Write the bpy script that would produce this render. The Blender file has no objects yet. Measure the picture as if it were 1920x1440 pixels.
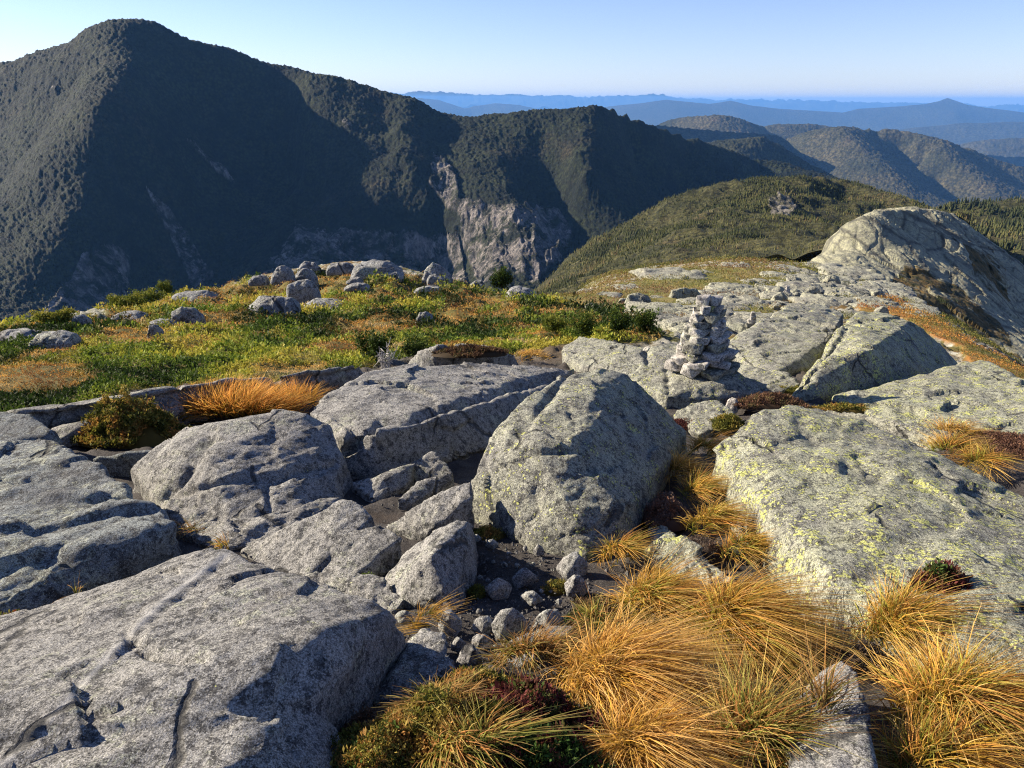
import bpy, bmesh, math, random
import numpy as np
from mathutils import Vector, Matrix
R = math.radians
S = bpy.context.scene
COL = S.collection
random.seed(7); rng = np.random.default_rng(7)

# ------------------------------------------------------------------ camera
CAMZ = 1.6; PITCH = 20.7; F = 1400.0
cd = bpy.data.cameras.new('camera'); cam = bpy.data.objects.new('camera', cd); COL.objects.link(cam)
cam.location = (0, 0, CAMZ); cam.rotation_euler = (R(90 - PITCH), 0, 0)
cd.sensor_width = 36; cd.lens = 36 * F / 1920; cd.clip_start = 0.05; cd.clip_end = 300000
S.camera = cam
# ------------------------------------------------------------------ light
SUN_EL, SUN_AZ = 26.5, -73.0        # azimuth from the view direction (+Y), negative = left
w = bpy.data.worlds.new('World'); S.world = w; w.use_nodes = True
nt = w.node_tree; bg = nt.nodes['Background']
sky = nt.nodes.new('ShaderNodeTexSky'); sky.sky_type = 'NISHITA'; sky.sun_disc = False
sky.sun_elevation = R(SUN_EL); sky.sun_rotation = R(SUN_AZ); sky.altitude = 1400
sky.air_density = 1.0; sky.dust_density = 0.35; sky.ozone_density = 1.6
tint = nt.nodes.new('ShaderNodeMix'); tint.data_type = 'RGBA'; tint.blend_type = 'MULTIPLY'; tint.inputs[0].default_value = 1
tint.inputs[7].default_value = (0.90, 0.885, 1.12, 1)
nt.links.new(sky.outputs[0], tint.inputs[6]); nt.links.new(tint.outputs[2], bg.inputs[0]); bg.inputs[1].default_value = 0.06
sd = bpy.data.lights.new('sun', 'SUN'); sun = bpy.data.objects.new('sun', sd); COL.objects.link(sun)
sd.energy = 5.0; sd.angle = R(0.5); sd.color = (1.0, 0.87, 0.68)
SDIR = Vector((math.cos(R(SUN_EL)) * math.sin(R(SUN_AZ)), math.cos(R(SUN_EL)) * math.cos(R(SUN_AZ)), math.sin(R(SUN_EL))))
sun.rotation_euler = SDIR.to_track_quat('Z', 'Y').to_euler(); sun.location = (0, 0, 30)
S.view_settings.view_transform = 'Standard'; S.view_settings.look = 'None'
S.view_settings.exposure = 1.42; S.view_settings.gamma = 1
S.cycles.use_denoising = True; S.cycles.denoising_prefilter = 'NONE'; S.cycles.filter_width = 1.15
S.cycles.max_bounces = 5; S.cycles.diffuse_bounces = 2; S.cycles.glossy_bounces = 1
S.cycles.transmission_bounces = 2; S.cycles.transparent_max_bounces = 4

# ------------------------------------------------------------------ maths
cp, sp = math.cos(R(PITCH)), math.sin(R(PITCH))
def ray(px, py):
    """direction with forward (Y) component 1"""
    a = (np.asarray(px, float) - 960) / F; b = -(np.asarray(py, float) - 720) / F
    y = cp + b * sp; z = -sp + b * cp
    return a / y, z / y
def at(px, py, Y):
    u, v = ray(px, py); return np.array([u * Y, Y, CAMZ + v * Y])
def project(P):
    x, y, z = P[:, 0], P[:, 1], P[:, 2] - CAMZ
    d = y * cp - z * sp; up = y * sp + z * cp
    d = np.where(d < 1e-3, 1e-3, d)
    return 960 + F * x / d, 720 - F * up / d
_perm = np.random.default_rng(3).permutation(256); _perm = np.concatenate([_perm, _perm, _perm])
_g = np.random.default_rng(4).normal(size=(256, 3)); _g /= np.linalg.norm(_g, axis=1)[:, None]
def perlin(P):
    Pi = np.floor(P).astype(np.int64); f = P - Pi; Pi &= 255
    u = f * f * f * (f * (f * 6 - 15) + 10); out = np.zeros(len(P))
    for dx in (0, 1):
        wx = u[:, 0] if dx else 1 - u[:, 0]
        for dy in (0, 1):
            wy = u[:, 1] if dy else 1 - u[:, 1]
            for dz in (0, 1):
                wz = u[:, 2] if dz else 1 - u[:, 2]
                h = _perm[_perm[_perm[Pi[:, 0] + dx] + Pi[:, 1] + dy] + Pi[:, 2] + dz]
                g = _g[h]
                out += wx * wy * wz * (g[:, 0] * (f[:, 0] - dx) + g[:, 1] * (f[:, 1] - dy) + g[:, 2] * (f[:, 2] - dz))
    return out * 1.5
def fbm(P, octs=4, gain=0.5, ridged=False):
    P = np.asarray(P, float); o = np.zeros(len(P)); a = 1.0
    for i in range(octs):
        n = perlin(P * 2 ** i + 17.3 * i)
        o += a * ((1 - 2 * np.abs(n)) if ridged else n); a *= gain
    return o
def sstep(a, b, x):
    t = np.clip((x - a) / (b - a), 0, 1); return t * t * (3 - 2 * t)
def inpoly(poly, x, y):
    poly = np.asarray(poly, float); ins = np.zeros(len(x), bool); j = len(poly) - 1
    for i in range(len(poly)):
        xi, yi = poly[i]; xj, yj = poly[j]
        if yi != yj:
            c = ((yi > y) != (yj > y)) & (x < (xj - xi) * (y - yi) / (yj - yi) + xi)
            ins ^= c
        j = i
    return ins
def dist_poly(line, x, y):
    """distance to a polyline, and the parameter along it (0..1)"""
    best = np.full(len(x), 1e9)
    for (x0, y0), (x1, y1) in zip(line[:-1], line[1:]):
        dx, dy = x1 - x0, y1 - y0; t = np.clip(((x - x0) * dx + (y - y0) * dy) / (dx * dx + dy * dy + 1e-9), 0, 1)
        best = np.minimum(best, np.hypot(x - x0 - t * dx, y - y0 - t * dy))
    return best
class RBF:
    """surface through scattered points, kernel r"""
    def __init__(s, xy, z, smooth=0.0):
        s.xy = np.asarray(xy, float); n = len(s.xy)
        A = np.zeros((n + 3, n + 3))
        A[:n, :n] = np.linalg.norm(s.xy[:, None] - s.xy[None], axis=2) - smooth * np.eye(n)
        A[:n, n] = 1; A[:n, n + 1:] = s.xy; A[n, :n] = 1; A[n + 1:, :n] = s.xy.T
        s.c = np.linalg.lstsq(A, np.concatenate([z, np.zeros(3)]), rcond=None)[0]
    def __call__(s, q):
        q = np.asarray(q, float); o = np.empty(len(q)); n = len(s.xy)
        for i in range(0, len(q), 20000):
            b = q[i:i + 20000]
            o[i:i + 20000] = np.linalg.norm(b[:, None] - s.xy[None], axis=2) @ s.c[:n] + s.c[n] + b @ s.c[n + 1:]
        return o

# ------------------------------------------------------------------ objects
def new_mesh(name, V, Fc, smooth=True):
    """V (n,3); Fc (m,k) array of one polygon size, or list of those"""
    me = bpy.data.meshes.new(name)
    V = np.asarray(V, np.float32)
    if not isinstance(Fc, list): Fc = [Fc]
    Fc = [np.asarray(f, np.int32) for f in Fc if len(f)]
    loops = np.concatenate([f.ravel() for f in Fc]); tot = np.concatenate([np.full(len(f), f.shape[1], np.int32) for f in Fc])
    me.vertices.add(len(V)); me.vertices.foreach_set('co', V.ravel())
    me.loops.add(len(loops)); me.loops.foreach_set('vertex_index', loops)
    st = np.concatenate([[0], np.cumsum(tot)[:-1]]).astype(np.int32)
    me.polygons.add(len(tot)); me.polygons.foreach_set('loop_start', st)
    me.polygons.foreach_set('use_smooth', np.full(len(tot), smooth))
    me.update(calc_edges=True); me.validate()
    return me
def set_col(me, name, C):
    a = me.attributes.new(name, 'FLOAT_COLOR', 'POINT'); C = np.asarray(C, np.float32)
    if C.shape[1] == 3: C = np.concatenate([C, np.ones((len(C), 1), np.float32)], 1)
    a.data.foreach_set('color', C.ravel())
def set_f(me, name, v):
    a = me.attributes.new(name, 'FLOAT', 'POINT'); a.data.foreach_set('value', np.asarray(v, np.float32))
def link(name, me, mat, parent=None):
    o = bpy.data.objects.new(name, me); COL.objects.link(o)
    if mat: me.materials.append(mat)
    if parent: o.parent = parent
    return o
def tag(o, label, cat, group=None, kind=None):
    o['label'] = label; o['category'] = cat
    if group: o['group'] = group
    o['kind'] = kind or 'thing'
    return o
def structure(o, label=None):
    o['kind'] = 'structure'
    if label: o['label'] = label
    return o
def recentre(o):
    """put the origin at the base of the thing"""
    me = o.data; n = len(me.vertices); co = np.empty(n * 3, np.float32); me.vertices.foreach_get('co', co); co = co.reshape(-1, 3)
    c = np.array([(co[:, 0].min() + co[:, 0].max()) / 2, (co[:, 1].min() + co[:, 1].max()) / 2, co[:, 2].min()], np.float32)
    me.vertices.foreach_set('co', (co - c).ravel()); me.update(); o.location = c
    return o

# ------------------------------------------------------------------ materials
class NT:
    def __init__(s, name):
        s.m = bpy.data.materials.new(name); s.m.use_nodes = True; s.t = s.m.node_tree; s.n = s.t.nodes
        s.b = s.n['Principled BSDF']; s.b.inputs['Roughness'].default_value = 0.9
        s.b.inputs['Specular IOR Level'].default_value = 0.2
        s.pos = s.n.new('ShaderNodeNewGeometry').outputs['Position']
    def set(s, i, v):
        if hasattr(v, 'is_output') or isinstance(v, bpy.types.NodeSocket): s.t.links.new(v, i)
        else: i.default_value = v
    def noise(s, scale, detail=4, rough=0.6, dist=0.0, vec=None, col=False):
        n = s.n.new('ShaderNodeTexNoise'); n.inputs['Scale'].default_value = scale; n.inputs['Detail'].default_value = detail
        n.inputs['Roughness'].default_value = rough; n.inputs['Distortion'].default_value = dist
        s.t.links.new(vec or s.pos, n.inputs['Vector']); return n.outputs['Color' if col else 'Fac']
    def vor(s, scale, feature='F1', out='Distance', vec=None, rnd=1.0):
        n = s.n.new('ShaderNodeTexVoronoi'); n.feature = feature; n.inputs['Scale'].default_value = scale
        n.inputs['Randomness'].default_value = rnd
        s.t.links.new(vec or s.pos, n.inputs['Vector']); return n.outputs[out]
    def ramp(s, fac, stops, interp='LINEAR'):
        n = s.n.new('ShaderNodeValToRGB'); n.color_ramp.interpolation = interp
        e = n.color_ramp.elements
        while len(e) < len(stops): e.new(0.5)
        for k, (p, c) in enumerate(stops):
            e[k].position = p; e[k].color = (c, c, c, 1) if isinstance(c, (int, float)) else (*c, 1)
        s.t.links.new(fac, n.inputs[0]); return n.outputs[0]
    def mix(s, fac, a, b, mode='MIX'):
        n = s.n.new('ShaderNodeMix'); n.data_type = 'RGBA'; n.blend_type = mode
        for i, v in ((0, fac), (6, a), (7, b)):
            if isinstance(v, tuple): v = (*v, 1)
            s.set(n.inputs[i], v)
        return n.outputs[2]
    def math(s, op, a, b=0.0, clamp=False):
        n = s.n.new('ShaderNodeMath'); n.operation = op; n.use_clamp = clamp
        s.set(n.inputs[0], a); s.set(n.inputs[1], b); return n.outputs[0]
    def attr(s, name, out='Color'):
        n = s.n.new('ShaderNodeAttribute'); n.attribute_name = name; return n.outputs[out]
    def mapping(s, scale=(1, 1, 1), rot=(0, 0, 0)):
        n = s.n.new('ShaderNodeMapping'); n.inputs['Scale'].default_value = scale; n.inputs['Rotation'].default_value = rot
        s.t.links.new(s.pos, n.inputs[0]); return n.outputs[0]
    def bump(s, h, strength, dist, prev=None):
        n = s.n.new('ShaderNodeBump'); n.inputs['Strength'].default_value = strength; n.inputs['Distance'].default_value = dist
        s.t.links.new(h, n.inputs['Height'])
        if prev: s.t.links.new(prev, n.inputs['Normal'])
        return n.outputs[0]
    def done(s, col=None, normal=None):
        if col is not None: s.set(s.b.inputs['Base Color'], (*col, 1) if isinstance(col, tuple) else col)
        if normal: s.t.links.new(normal, s.b.inputs['Normal'])
        return s.m

def granite(name, base=(0.30, 0.29, 0.29), dark=0.45, yellow=0.3, pale=0.4, k=1.0, tint=(0.36, 0.37, 0.33), bumpk=1.0):
    """weathered granite; k scales the grain (1 = seen from 2-4 m)"""
    s = NT(name)
    grain = s.noise(190 * k, 2, 0.7); g2 = s.noise(60 * k, 4, 0.8); big = s.noise(2.2 * k, 6, 0.7); mid = s.noise(13 * k, 5, 0.7)
    lin = s.noise(9 * k, 5, 0.7, vec=s.mapping((1.0, .25, .6), (0, 0, -.6)))           # the drawn-out grain of the bedrock
    c = s.mix(s.ramp(big, [(0.36, 0.0), (0.62, 0.85)]), base, tint)
    c = s.mix(s.ramp(lin, [(0.34, 0.55), (0.52, 0.0)]), c, tuple(x * .5 for x in base))
    c = s.mix(s.ramp(big, [(0.30, 0.5), (0.46, 0.0)]), c, (0.10, 0.095, 0.095))
    # pale grey-green crust
    pl = s.math('ADD', s.noise(26 * k, 6, 0.8, 0.5), s.math('MULTIPLY', s.math('SUBTRACT', s.noise(3 * k, 4), 0.5), 0.9))
    c = s.mix(s.math('MULTIPLY', s.ramp(pl, [(0.66 - 0.2 * pale, 0.0), (0.69 - 0.2 * pale, 1.0)]), 0.6), c, (0.41, 0.425, 0.325))
    # black lichen
    dl = s.math('ADD', s.noise(34 * k, 6, 0.8, 0.4), s.math('MULTIPLY', s.math('SUBTRACT', mid, 0.5), 0.8))
    c = s.mix(s.math('MULTIPLY', s.ramp(dl, [(0.60 - 0.16 * dark, 0.0), (0.645 - 0.16 * dark, 1.0)]), 0.8), c, (0.06, 0.06, 0.062))
    # map lichen: small crisp rosettes in drifts
    ym = s.math('SUBTRACT', s.noise(6.5 * k, 5, 0.7), 0.66 - 0.34 * yellow)
    wob = s.math('MULTIPLY', s.math('SUBTRACT', s.noise(120 * k, 3, 0.7), 0.5), 0.5)
    ros = s.math('ADD', s.math('ADD', s.math('MULTIPLY', ym, 1.5), wob), s.math('MULTIPLY', s.vor(46 * k), -0.62))
    c = s.mix(s.math('MULTIPLY', s.ramp(ros, [(0.0, 0.0), (0.03, 1.0)]), 0.85), c, (0.50, 0.52, 0.17))
    # salt and pepper grain over everything
    c = s.mix(1.0, c, s.ramp(grain, [(0.36, 0.36), (0.5, 0.95), (0.64, 1.45)]), 'MULTIPLY')
    c = s.mix(s.ramp(g2, [(0.38, 0.8), (0.50, 0.0)]), c, s.mix(1.0, c, (0.22, 0.22, 0.22), 'MULTIPLY'))
    c = s.mix(s.ramp(s.vor(100 * k), [(0.12, 0.7), (0.22, 0.0)]), c, (0.52, 0.51, 0.50))
    c = s.mix(s.math('MULTIPLY', s.attr('vein', 'Fac'), .7), c, (0.40, 0.40, 0.40))
    # joints
    ev = s.n.new('ShaderNodeMix'); ev.data_type = 'VECTOR'; ev.inputs[0].default_value = .12
    s.t.links.new(s.mapping((1.0, .45, .8), (0, 0, -.7)), ev.inputs[4]); s.t.links.new(s.noise(2.5 * k, 4, .7, col=True), ev.inputs[5])
    jo = s.math('ADD', s.vor(1.5 * k, 'DISTANCE_TO_EDGE', vec=ev.outputs[1]), s.math('MULTIPLY', s.ramp(s.noise(1.1 * k, 2), [(.42, 0.), (.56, 1.)]), .2))
    jm = s.ramp(jo, [(0.004, 1.0), (0.016, 0.0)])
    c = s.mix(s.math('MULTIPLY', jm, .8), c, (0.03, 0.03, 0.03))
    n = s.bump(lin, 0.5 * bumpk, 0.05 / k)
    n = s.bump(s.noise(45 * k, 6, 0.8), 0.75 * bumpk, 0.022 / k, n)
    n = s.bump(s.math('MULTIPLY', jm, -1.0), 0.9, 0.02 / k, n)
    return s.done(c, n)
M = {}
M['rock_grey'] = granite('granite_grey', (0.265, 0.26, 0.25), 0.45, 0.12, 0.3, tint=(0.335, 0.33, 0.31))
M['rock_left'] = granite('granite_blue_grey', (0.19, 0.205, 0.21), 0.5, 0.15, 0.5, tint=(0.25, 0.275, 0.27))
M['rock_lichen'] = granite('granite_lichen', (0.275, 0.275, 0.235), 0.62, 0.8, 0.45, tint=(0.36, 0.37, 0.255))
M['rock_mid'] = granite('granite_mid', (0.265, 0.262, 0.235), 0.58, 0.62, 0.42, tint=(0.345, 0.35, 0.265))
M['rock_far'] = granite('granite_far', (0.29, 0.285, 0.245), 0.35, 0.25, 0.4, k=0.4, tint=(0.38, 0.38, 0.27))
M['rock_hump'] = granite('granite_hump', (0.27, 0.27, 0.27), 0.35, 0.05, 0.4, k=0.3, tint=(0.30, 0.31, 0.31))
M['cairn_stone'] = granite('granite_cairn', (0.46, 0.43, 0.40), 0.35, 0.12, 0.5, k=0.8, tint=(0.40, 0.385, 0.35), bumpk=.45)
M['grit'] = granite('granite_grit', (0.13, 0.125, 0.12), 0.25, 0.0, 0.1, k=1.2, tint=(0.15, 0.145, 0.14))
M['pebble'] = granite('granite_pebble', (0.34, 0.33, 0.325), 0.25, 0.0, 0.3, k=1.2)

def veg_mat(name, attr='col', rough=0.75, trans=0.35, var=0.5):
    s = NT(name); c = s.attr(attr)
    c = s.mix(var, c, s.mix(1.0, c, s.ramp(s.noise(9, 3), [(0.3, 0.55), (0.7, 1.45)]), 'MULTIPLY'))
    s.done(c); s.b.inputs['Roughness'].default_value = rough
    t = s.n.new('ShaderNodeBsdfTranslucent'); s.t.links.new(c, t.inputs[0])
    ms = s.n.new('ShaderNodeMixShader'); ms.inputs[0].default_value = trans
    s.t.links.new(s.b.outputs[0], ms.inputs[1]); s.t.links.new(t.outputs[0], ms.inputs[2])
    s.t.links.new(ms.outputs[0], s.n['Material Output'].inputs[0])
    return s.m
M['grass'] = veg_mat('sedge_blades', trans=0.45, var=0.25)
M['leaf'] = veg_mat('leaf_green', trans=0.3)
M['mat_veg'] = veg_mat('alpine_sprigs', trans=0.3)

# ------------------------------------------------------------------ the ridge terrain
R0 = 0.8
def warp(x, y):
    r = np.hypot(x, y) + 1e-9; k = np.log1p(r / R0) / r
    return np.stack([x * k, y * k], 1)
ctrl = []
def cpt(px, py, Y): ctrl.append(at(px, py, Y))
for px in (-500, -100, 300, 700, 1100, 1500, 1900, 2400):
    for py, Y in ((1700, 1.12), (1440, 1.55), (1250, 2.2), (1100, 2.9), (950, 4.0), (820, 5.5)): cpt(px, py, Y)
for px in (-300, 0, 350, 700, 1000, 1300, 1600): cpt(px, 735, 7.2)
for p in [(-200, 700, 8.3), (0, 685, 9), (350, 668, 10), (700, 652, 11), (1000, 645, 11), (1200, 625, 12.5),
          (-150, 650, 11), (0, 640, 12), (300, 605, 16), (600, 590, 18), (900, 590, 18), (1100, 590, 18),
          (300, 575, 21), (450, 560, 23), (600, 545, 26), (780, 545, 26), (950, 565, 23),
          (1100, 572, 22), (1200, 562, 26), (1300, 562, 27), (1400, 562, 27), (1500, 575, 24), (1600, 600, 18), (1300, 600, 17),
          (1450, 600, 17), (1700, 628, 15), (1800, 690, 11), (1650, 680, 10.5), (1500, 660, 11), (1400, 650, 11.5),
          (1800, 760, 7.4), (1100, 545, 40), (1200, 528, 50), (1280, 510, 66), (1400, 503, 72), (1500, 500, 75), (1540, 520, 60), (1640, 545, 42),
          (1750, 600, 24), (1850, 660, 15)]: cpt(*p)
CREST = [(-250, 655, 11.5), (-100, 632, 13), (0, 613, 15), (100, 597, 18), (220, 577, 22), (330, 552, 27), (450, 530, 32), (530, 517, 36), (650, 502, 40),
         (760, 511, 38), (850, 528, 34), (950, 548, 30), (1020, 558, 29)]
RIGHT_EDGE = [(1560, 510, 74), (1690, 545, 45), (1790, 600, 26), (1870, 650, 17), (1940, 705, 11.5), (2060, 790, 8), (2300, 900, 5.5)]
BACK = [(1020, 558, 34), (1070, 552, 44), (1150, 530, 62), (1250, 508, 80), (1400, 497, 90), (1520, 492, 90)]
for p in CREST: cpt(*p)
for p in RIGHT_EDGE: cpt(*p)
for p in BACK: cpt(*p)
for p in CREST + BACK:
    c = at(*p)
    for m, dz in ((1.12, .07), (1.3, .24), (1.7, .75), (2.6, 2.0)):
        q = c.copy(); q[:2] *= m; q[2] -= dz * p[2]; ctrl.append(q)
for p in RIGHT_EDGE:
    c = at(*p)
    for dx, dz in ((0.05, .03), (0.16, .14), (.4, .45), (1.0, 1.3)):
        q = c.copy(); q[0] += dx * p[2]; q[1] += .15 * dx * p[2]; q[2] -= dz * p[2]; ctrl.append(q)
for a in range(110, 251, 20):
    for r, z in ((1.2, 0.0), (4, 0.15), (15, 0.3), (60, -2)):
        ctrl.append(np.array([r * math.sin(R(a)), r * math.cos(R(a)), z]))
for a in (-85, -65, 65, 85):
    for r, z in ((1.0, -0.0), (2.5, -.25), (5, -.7)):
        ctrl.append(np.array([r * math.sin(R(a)), r * math.cos(R(a)), z]))
ctrl = np.array(ctrl)
_t = RBF(warp(ctrl[:, 0], ctrl[:, 1]), ctrl[:, 2] / (np.hypot(ctrl[:, 0], ctrl[:, 1]) + 1), 0.02)
def base_h(x, y):
    x = np.atleast_1d(np.asarray(x, float)); y = np.atleast_1d(np.asarray(y, float))
    return _t(warp(x, y)) * (np.hypot(x, y) + 1)
_Ys = np.concatenate([np.geomspace(0.7, 12, 160), np.geomspace(12.1, 130, 160)])
_cache = {}
def ground_Y(px, py, h=0.0):
    k = (round(float(px), 1), round(float(py), 1), round(float(h), 3))
    if k in _cache: return _cache[k]
    u, v = ray(px, py)
    f = CAMZ + v * _Ys - base_h(u * _Ys, _Ys) - h
    i = np.where(f < 0)[0]
    if len(i) == 0: Y = _Ys[int(np.argmin(f))]
    elif i[0] == 0: Y = _Ys[0]
    else:
        j = i[0]; Y = _Ys[j - 1] + (_Ys[j] - _Ys[j - 1]) * f[j - 1] / (f[j - 1] - f[j])
    _cache[k] = Y; return Y
def up(px, py, h=0.0): return at(px, py, ground_Y(px, py, h))

# regions of the ground, as seen in the photograph, used to decide what grows where
GREEN = [(-400, 790), (0, 768), (60, 765), (200, 742), (350, 712), (510, 704), (600, 690), (690, 684), (760, 662), (860, 650), (965, 655), (1060, 636), (1130, 640),
         (1230, 635), (1260, 600), (1240, 585), (1150, 575), (1040, 558), (950, 547), (850, 526), (760, 508), (650, 498), (530, 510), (450, 525), (300, 555), (150, 590), (0, 608), (-400, 690)]
MOSS_R = [(1010, 558), (1100, 548), (1200, 525), (1290, 500), (1400, 498), (1470, 500), (1500, 530), (1420, 550), (1460, 575), (1420, 590), (1300, 610), (1240, 585), (1150, 575)]
ORANGE = [(1600, 560), (1680, 560), (1760, 600), (1830, 645), (1960, 715), (1960, 760), (1880, 715), (1800, 655), (1740, 620), (1680, 590), (1610, 580)]
def ground_masks(P):
    px, py = project(P); vis = P[:, 1] > 0.3
    px2 = px + 14 * perlin(P * 0.9); py2 = py + 7 * perlin(P * 0.9 + 9)
    return (inpoly(GREEN, px2, py2) & vis).astype(float), (inpoly(MOSS_R, px2, py2) & vis).astype(float), (inpoly(ORANGE, px2, py2) & vis).astype(float)
def mound(P, g):
    P2 = P.copy(); P2[:, 2] = 0
    far = np.clip(P[:, 1] / 12, 0.8, 2.0)
    return g * (-0.10 + 0.13 * fbm(P2 * 0.75, 3) + 0.085 * fbm(P2 * [1.5, 2.2, 1], 3)) * far
def terrain():
    ph = np.concatenate([np.linspace(-180, -62, 60)[:-1], np.linspace(-62, 62, 720), np.linspace(62, 180, 60)[1:]]); ph = np.radians(ph)
    rr = np.concatenate([[0.05], np.geomspace(0.4, 14, 330), np.geomspace(14.05, 120, 330), np.geomspace(125, 220, 12)])
    A, B = np.meshgrid(ph, rr); X = (B * np.sin(A)).ravel(); Y = (B * np.cos(A)).ravel()
    Z = base_h(X, Y); P = np.stack([X, Y, Z], 1)
    g, m, o = ground_masks(P); r = np.hypot(X, Y)
    P2 = np.stack([X, Y, 0 * X], 1)
    Z = Z + mound(P, g) + (m + o) * 0.10 * fbm(P2 * 0.6, 4) * np.clip(r / 30, .3, 2)
    nearm = (1 - np.clip(g + m + o, 0, 1)) * (r < 60)
    Z = Z + nearm * (0.025 * fbm(P2 * 4, 4) - 0.02) * np.clip(r / 3, 0.4, 4)
    Z = np.maximum(Z, -170)
    P[:, 2] = Z
    n, mm = len(rr), len(ph)
    i = np.arange((n - 1) * (mm - 1)); a = i // (mm - 1) * mm + i % (mm - 1)
    Fq = np.stack([a, a + 1, a + mm + 1, a + mm], 1)[:, ::-1]
    me = new_mesh('ground', P, Fq); set_col(me, 'zone', np.stack([g, m, o], 1))
    s = NT('ridge_soil'); z = s.n.new('ShaderNodeSeparateColor'); s.t.links.new(s.attr('zone'), z.inputs[0])
    soil = s.mix(s.ramp(s.noise(5, 6, .7), [(.35, 0.), (.65, 1.)]), (0.022, 0.019, 0.018), (0.065, 0.058, 0.055))
    soil = s.mix(s.ramp(s.noise(160, 3, .7), [(.5, 0.), (.7, .6)]), soil, (0.17, 0.16, 0.155))
    soil = s.mix(s.ramp(s.noise(1.7, 5, .7), [(.58, 0.), (.68, .5)]), soil, (0.06, 0.042, 0.028))
    # bare slab between the mats further out
    dist = s.n.new('ShaderNodeVectorMath'); dist.operation = 'LENGTH'; s.t.links.new(s.pos, dist.inputs[0])
    far = s.ramp(s.math('DIVIDE', dist.outputs['Value'], 40.0), [(0.22, 0.), (0.34, 1.)])
    slab = s.mix(s.ramp(s.noise(6, 5, .75), [(.4, 0.), (.6, 1.)]), (0.22, 0.22, 0.19), (0.40, 0.39, 0.33))
    turf = s.mix(s.ramp(s.noise(.9, 6, .75), [(.49, 0.), (.57, 1.)]), s.mix(s.ramp(s.noise(.5, 4), [(.45, 0.), (.6, 1.)]), (0.13, 0.085, 0.03), (0.10, 0.10, 0.03)), slab)
    soil = s.mix(far, soil, turf)
    veg = s.mix(s.ramp(s.noise(1.2, 5, .7), [(.35, 0.), (.65, 1.)]), (0.055, 0.07, 0.015), (0.16, 0.12, 0.035))
    c = s.mix(z.outputs[0], soil, veg)
    mos = s.mix(s.ramp(s.noise(.7, 5, .7), [(.35, 0.), (.65, 1.)]), (0.10, 0.12, 0.028), (0.20, 0.15, 0.06))
    c = s.mix(z.outputs[1], c, mos)
    c = s.mix(z.outputs[2], c, s.mix(s.ramp(s.noise(1.2, 5, .7), [(.4, 0.), (.6, 1.)]), (0.30, 0.13, 0.03), (0.16, 0.14, 0.04)))
    nn = s.bump(s.noise(35, 6, .75), 0.8, 0.03); nn = s.bump(s.noise(220, 3, .7), 0.5, 0.006, nn)
    return structure(link('ground', me, s.done(c, nn)))
terrain()

# ------------------------------------------------------------------ mountains
def dense(line, step=18):
    o = []
    for a, b in zip(line[:-1], line[1:]):
        n = max(1, int(math.hypot(b[0] - a[0], b[1] - a[1]) / step))
        for i in range(n): t = i / n; o.append([a[k] + (b[k] - a[k]) * t for k in range(3)])
    o.append(list(line[-1])); return o
def relief(name, crest, lines, xr, Yr, nx, ny, noise, mat, floor=-700, back=((.06, .06), (.25, .25)), cliffs=(), smooth=0.0, label=None, pad=()):
    """a hill as a real height field in metres, through its traced crest and spur lines"""
    pts = []
    for p in dense(crest):
        c = at(*p); pts.append(c)
        for m, dz in back:
            q = c.copy(); q[:2] *= 1 + m; q[2] -= dz * p[2]; pts.append(q)
    for ln in lines:
        for p in dense(ln, 26): pts.append(at(*p))
    for p in pad: pts.append(np.array(p, float))
    pts = np.array(pts); sc = Yr[1]
    f = RBF(pts[:, :2] / sc, pts[:, 2] / sc, smooth)
    ua, _ = ray(np.array(xr, float), np.array([260., 260.]))
    U, YY = np.meshgrid(np.linspace(ua[0], ua[1], nx), np.linspace(Yr[0], Yr[1], ny))
    X = (U * YY).ravel(); Y = YY.ravel()
    Z = f(np.stack([X, Y], 1) / sc) * sc
    ed = np.clip((np.abs(U.ravel() - ua.mean()) / ((ua[1] - ua[0]) / 2) - .86) / .14, 0, 1)      # the flanks run out into the valley
    Z = Z - np.abs(Z - floor) * ed ** 1.5
    P = np.stack([X, Y, Z], 1)
    cr = np.array(crest, float); cu, cv = ray(cr[:, 0], cr[:, 1])       # nothing behind the crest rises above it
    Z = np.minimum(Z, CAMZ + Y * np.interp(U.ravel(), cu, cv, left=-.3, right=-.3))
    # slope before the tree scale noise
    Zg = Z.reshape(ny, nx); dy = np.gradient(Zg, axis=0) / (YY[1, 0] - YY[0, 0]); dx = np.gradient(Zg, axis=1) / np.maximum(np.gradient(X.reshape(ny, nx), axis=1), 1e-3)
    slope = np.hypot(dx, dy).ravel()
    px, py = project(P)
    cl = np.zeros(len(P))
    wob = 8 * perlin(P / (0.012 * sc)) 
    for poly in cliffs:
        cl = np.maximum(cl, inpoly(poly, px + wob, py + wob).astype(float))
    Z = Z + noise(P, cl)
    P[:, 2] = np.maximum(Z, floor - 5)
    i = np.arange((ny - 1) * (nx - 1)); a = i // (nx - 1) * nx + i % (nx - 1)
    me = new_mesh(name, P, np.stack([a, a + nx, a + nx + 1, a + 1], 1)[:, ::-1])
    set_f(me, 'cliff', cl); set_f(me, 'slope', slope)
    return structure(link(name, me, mat), label)

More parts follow.
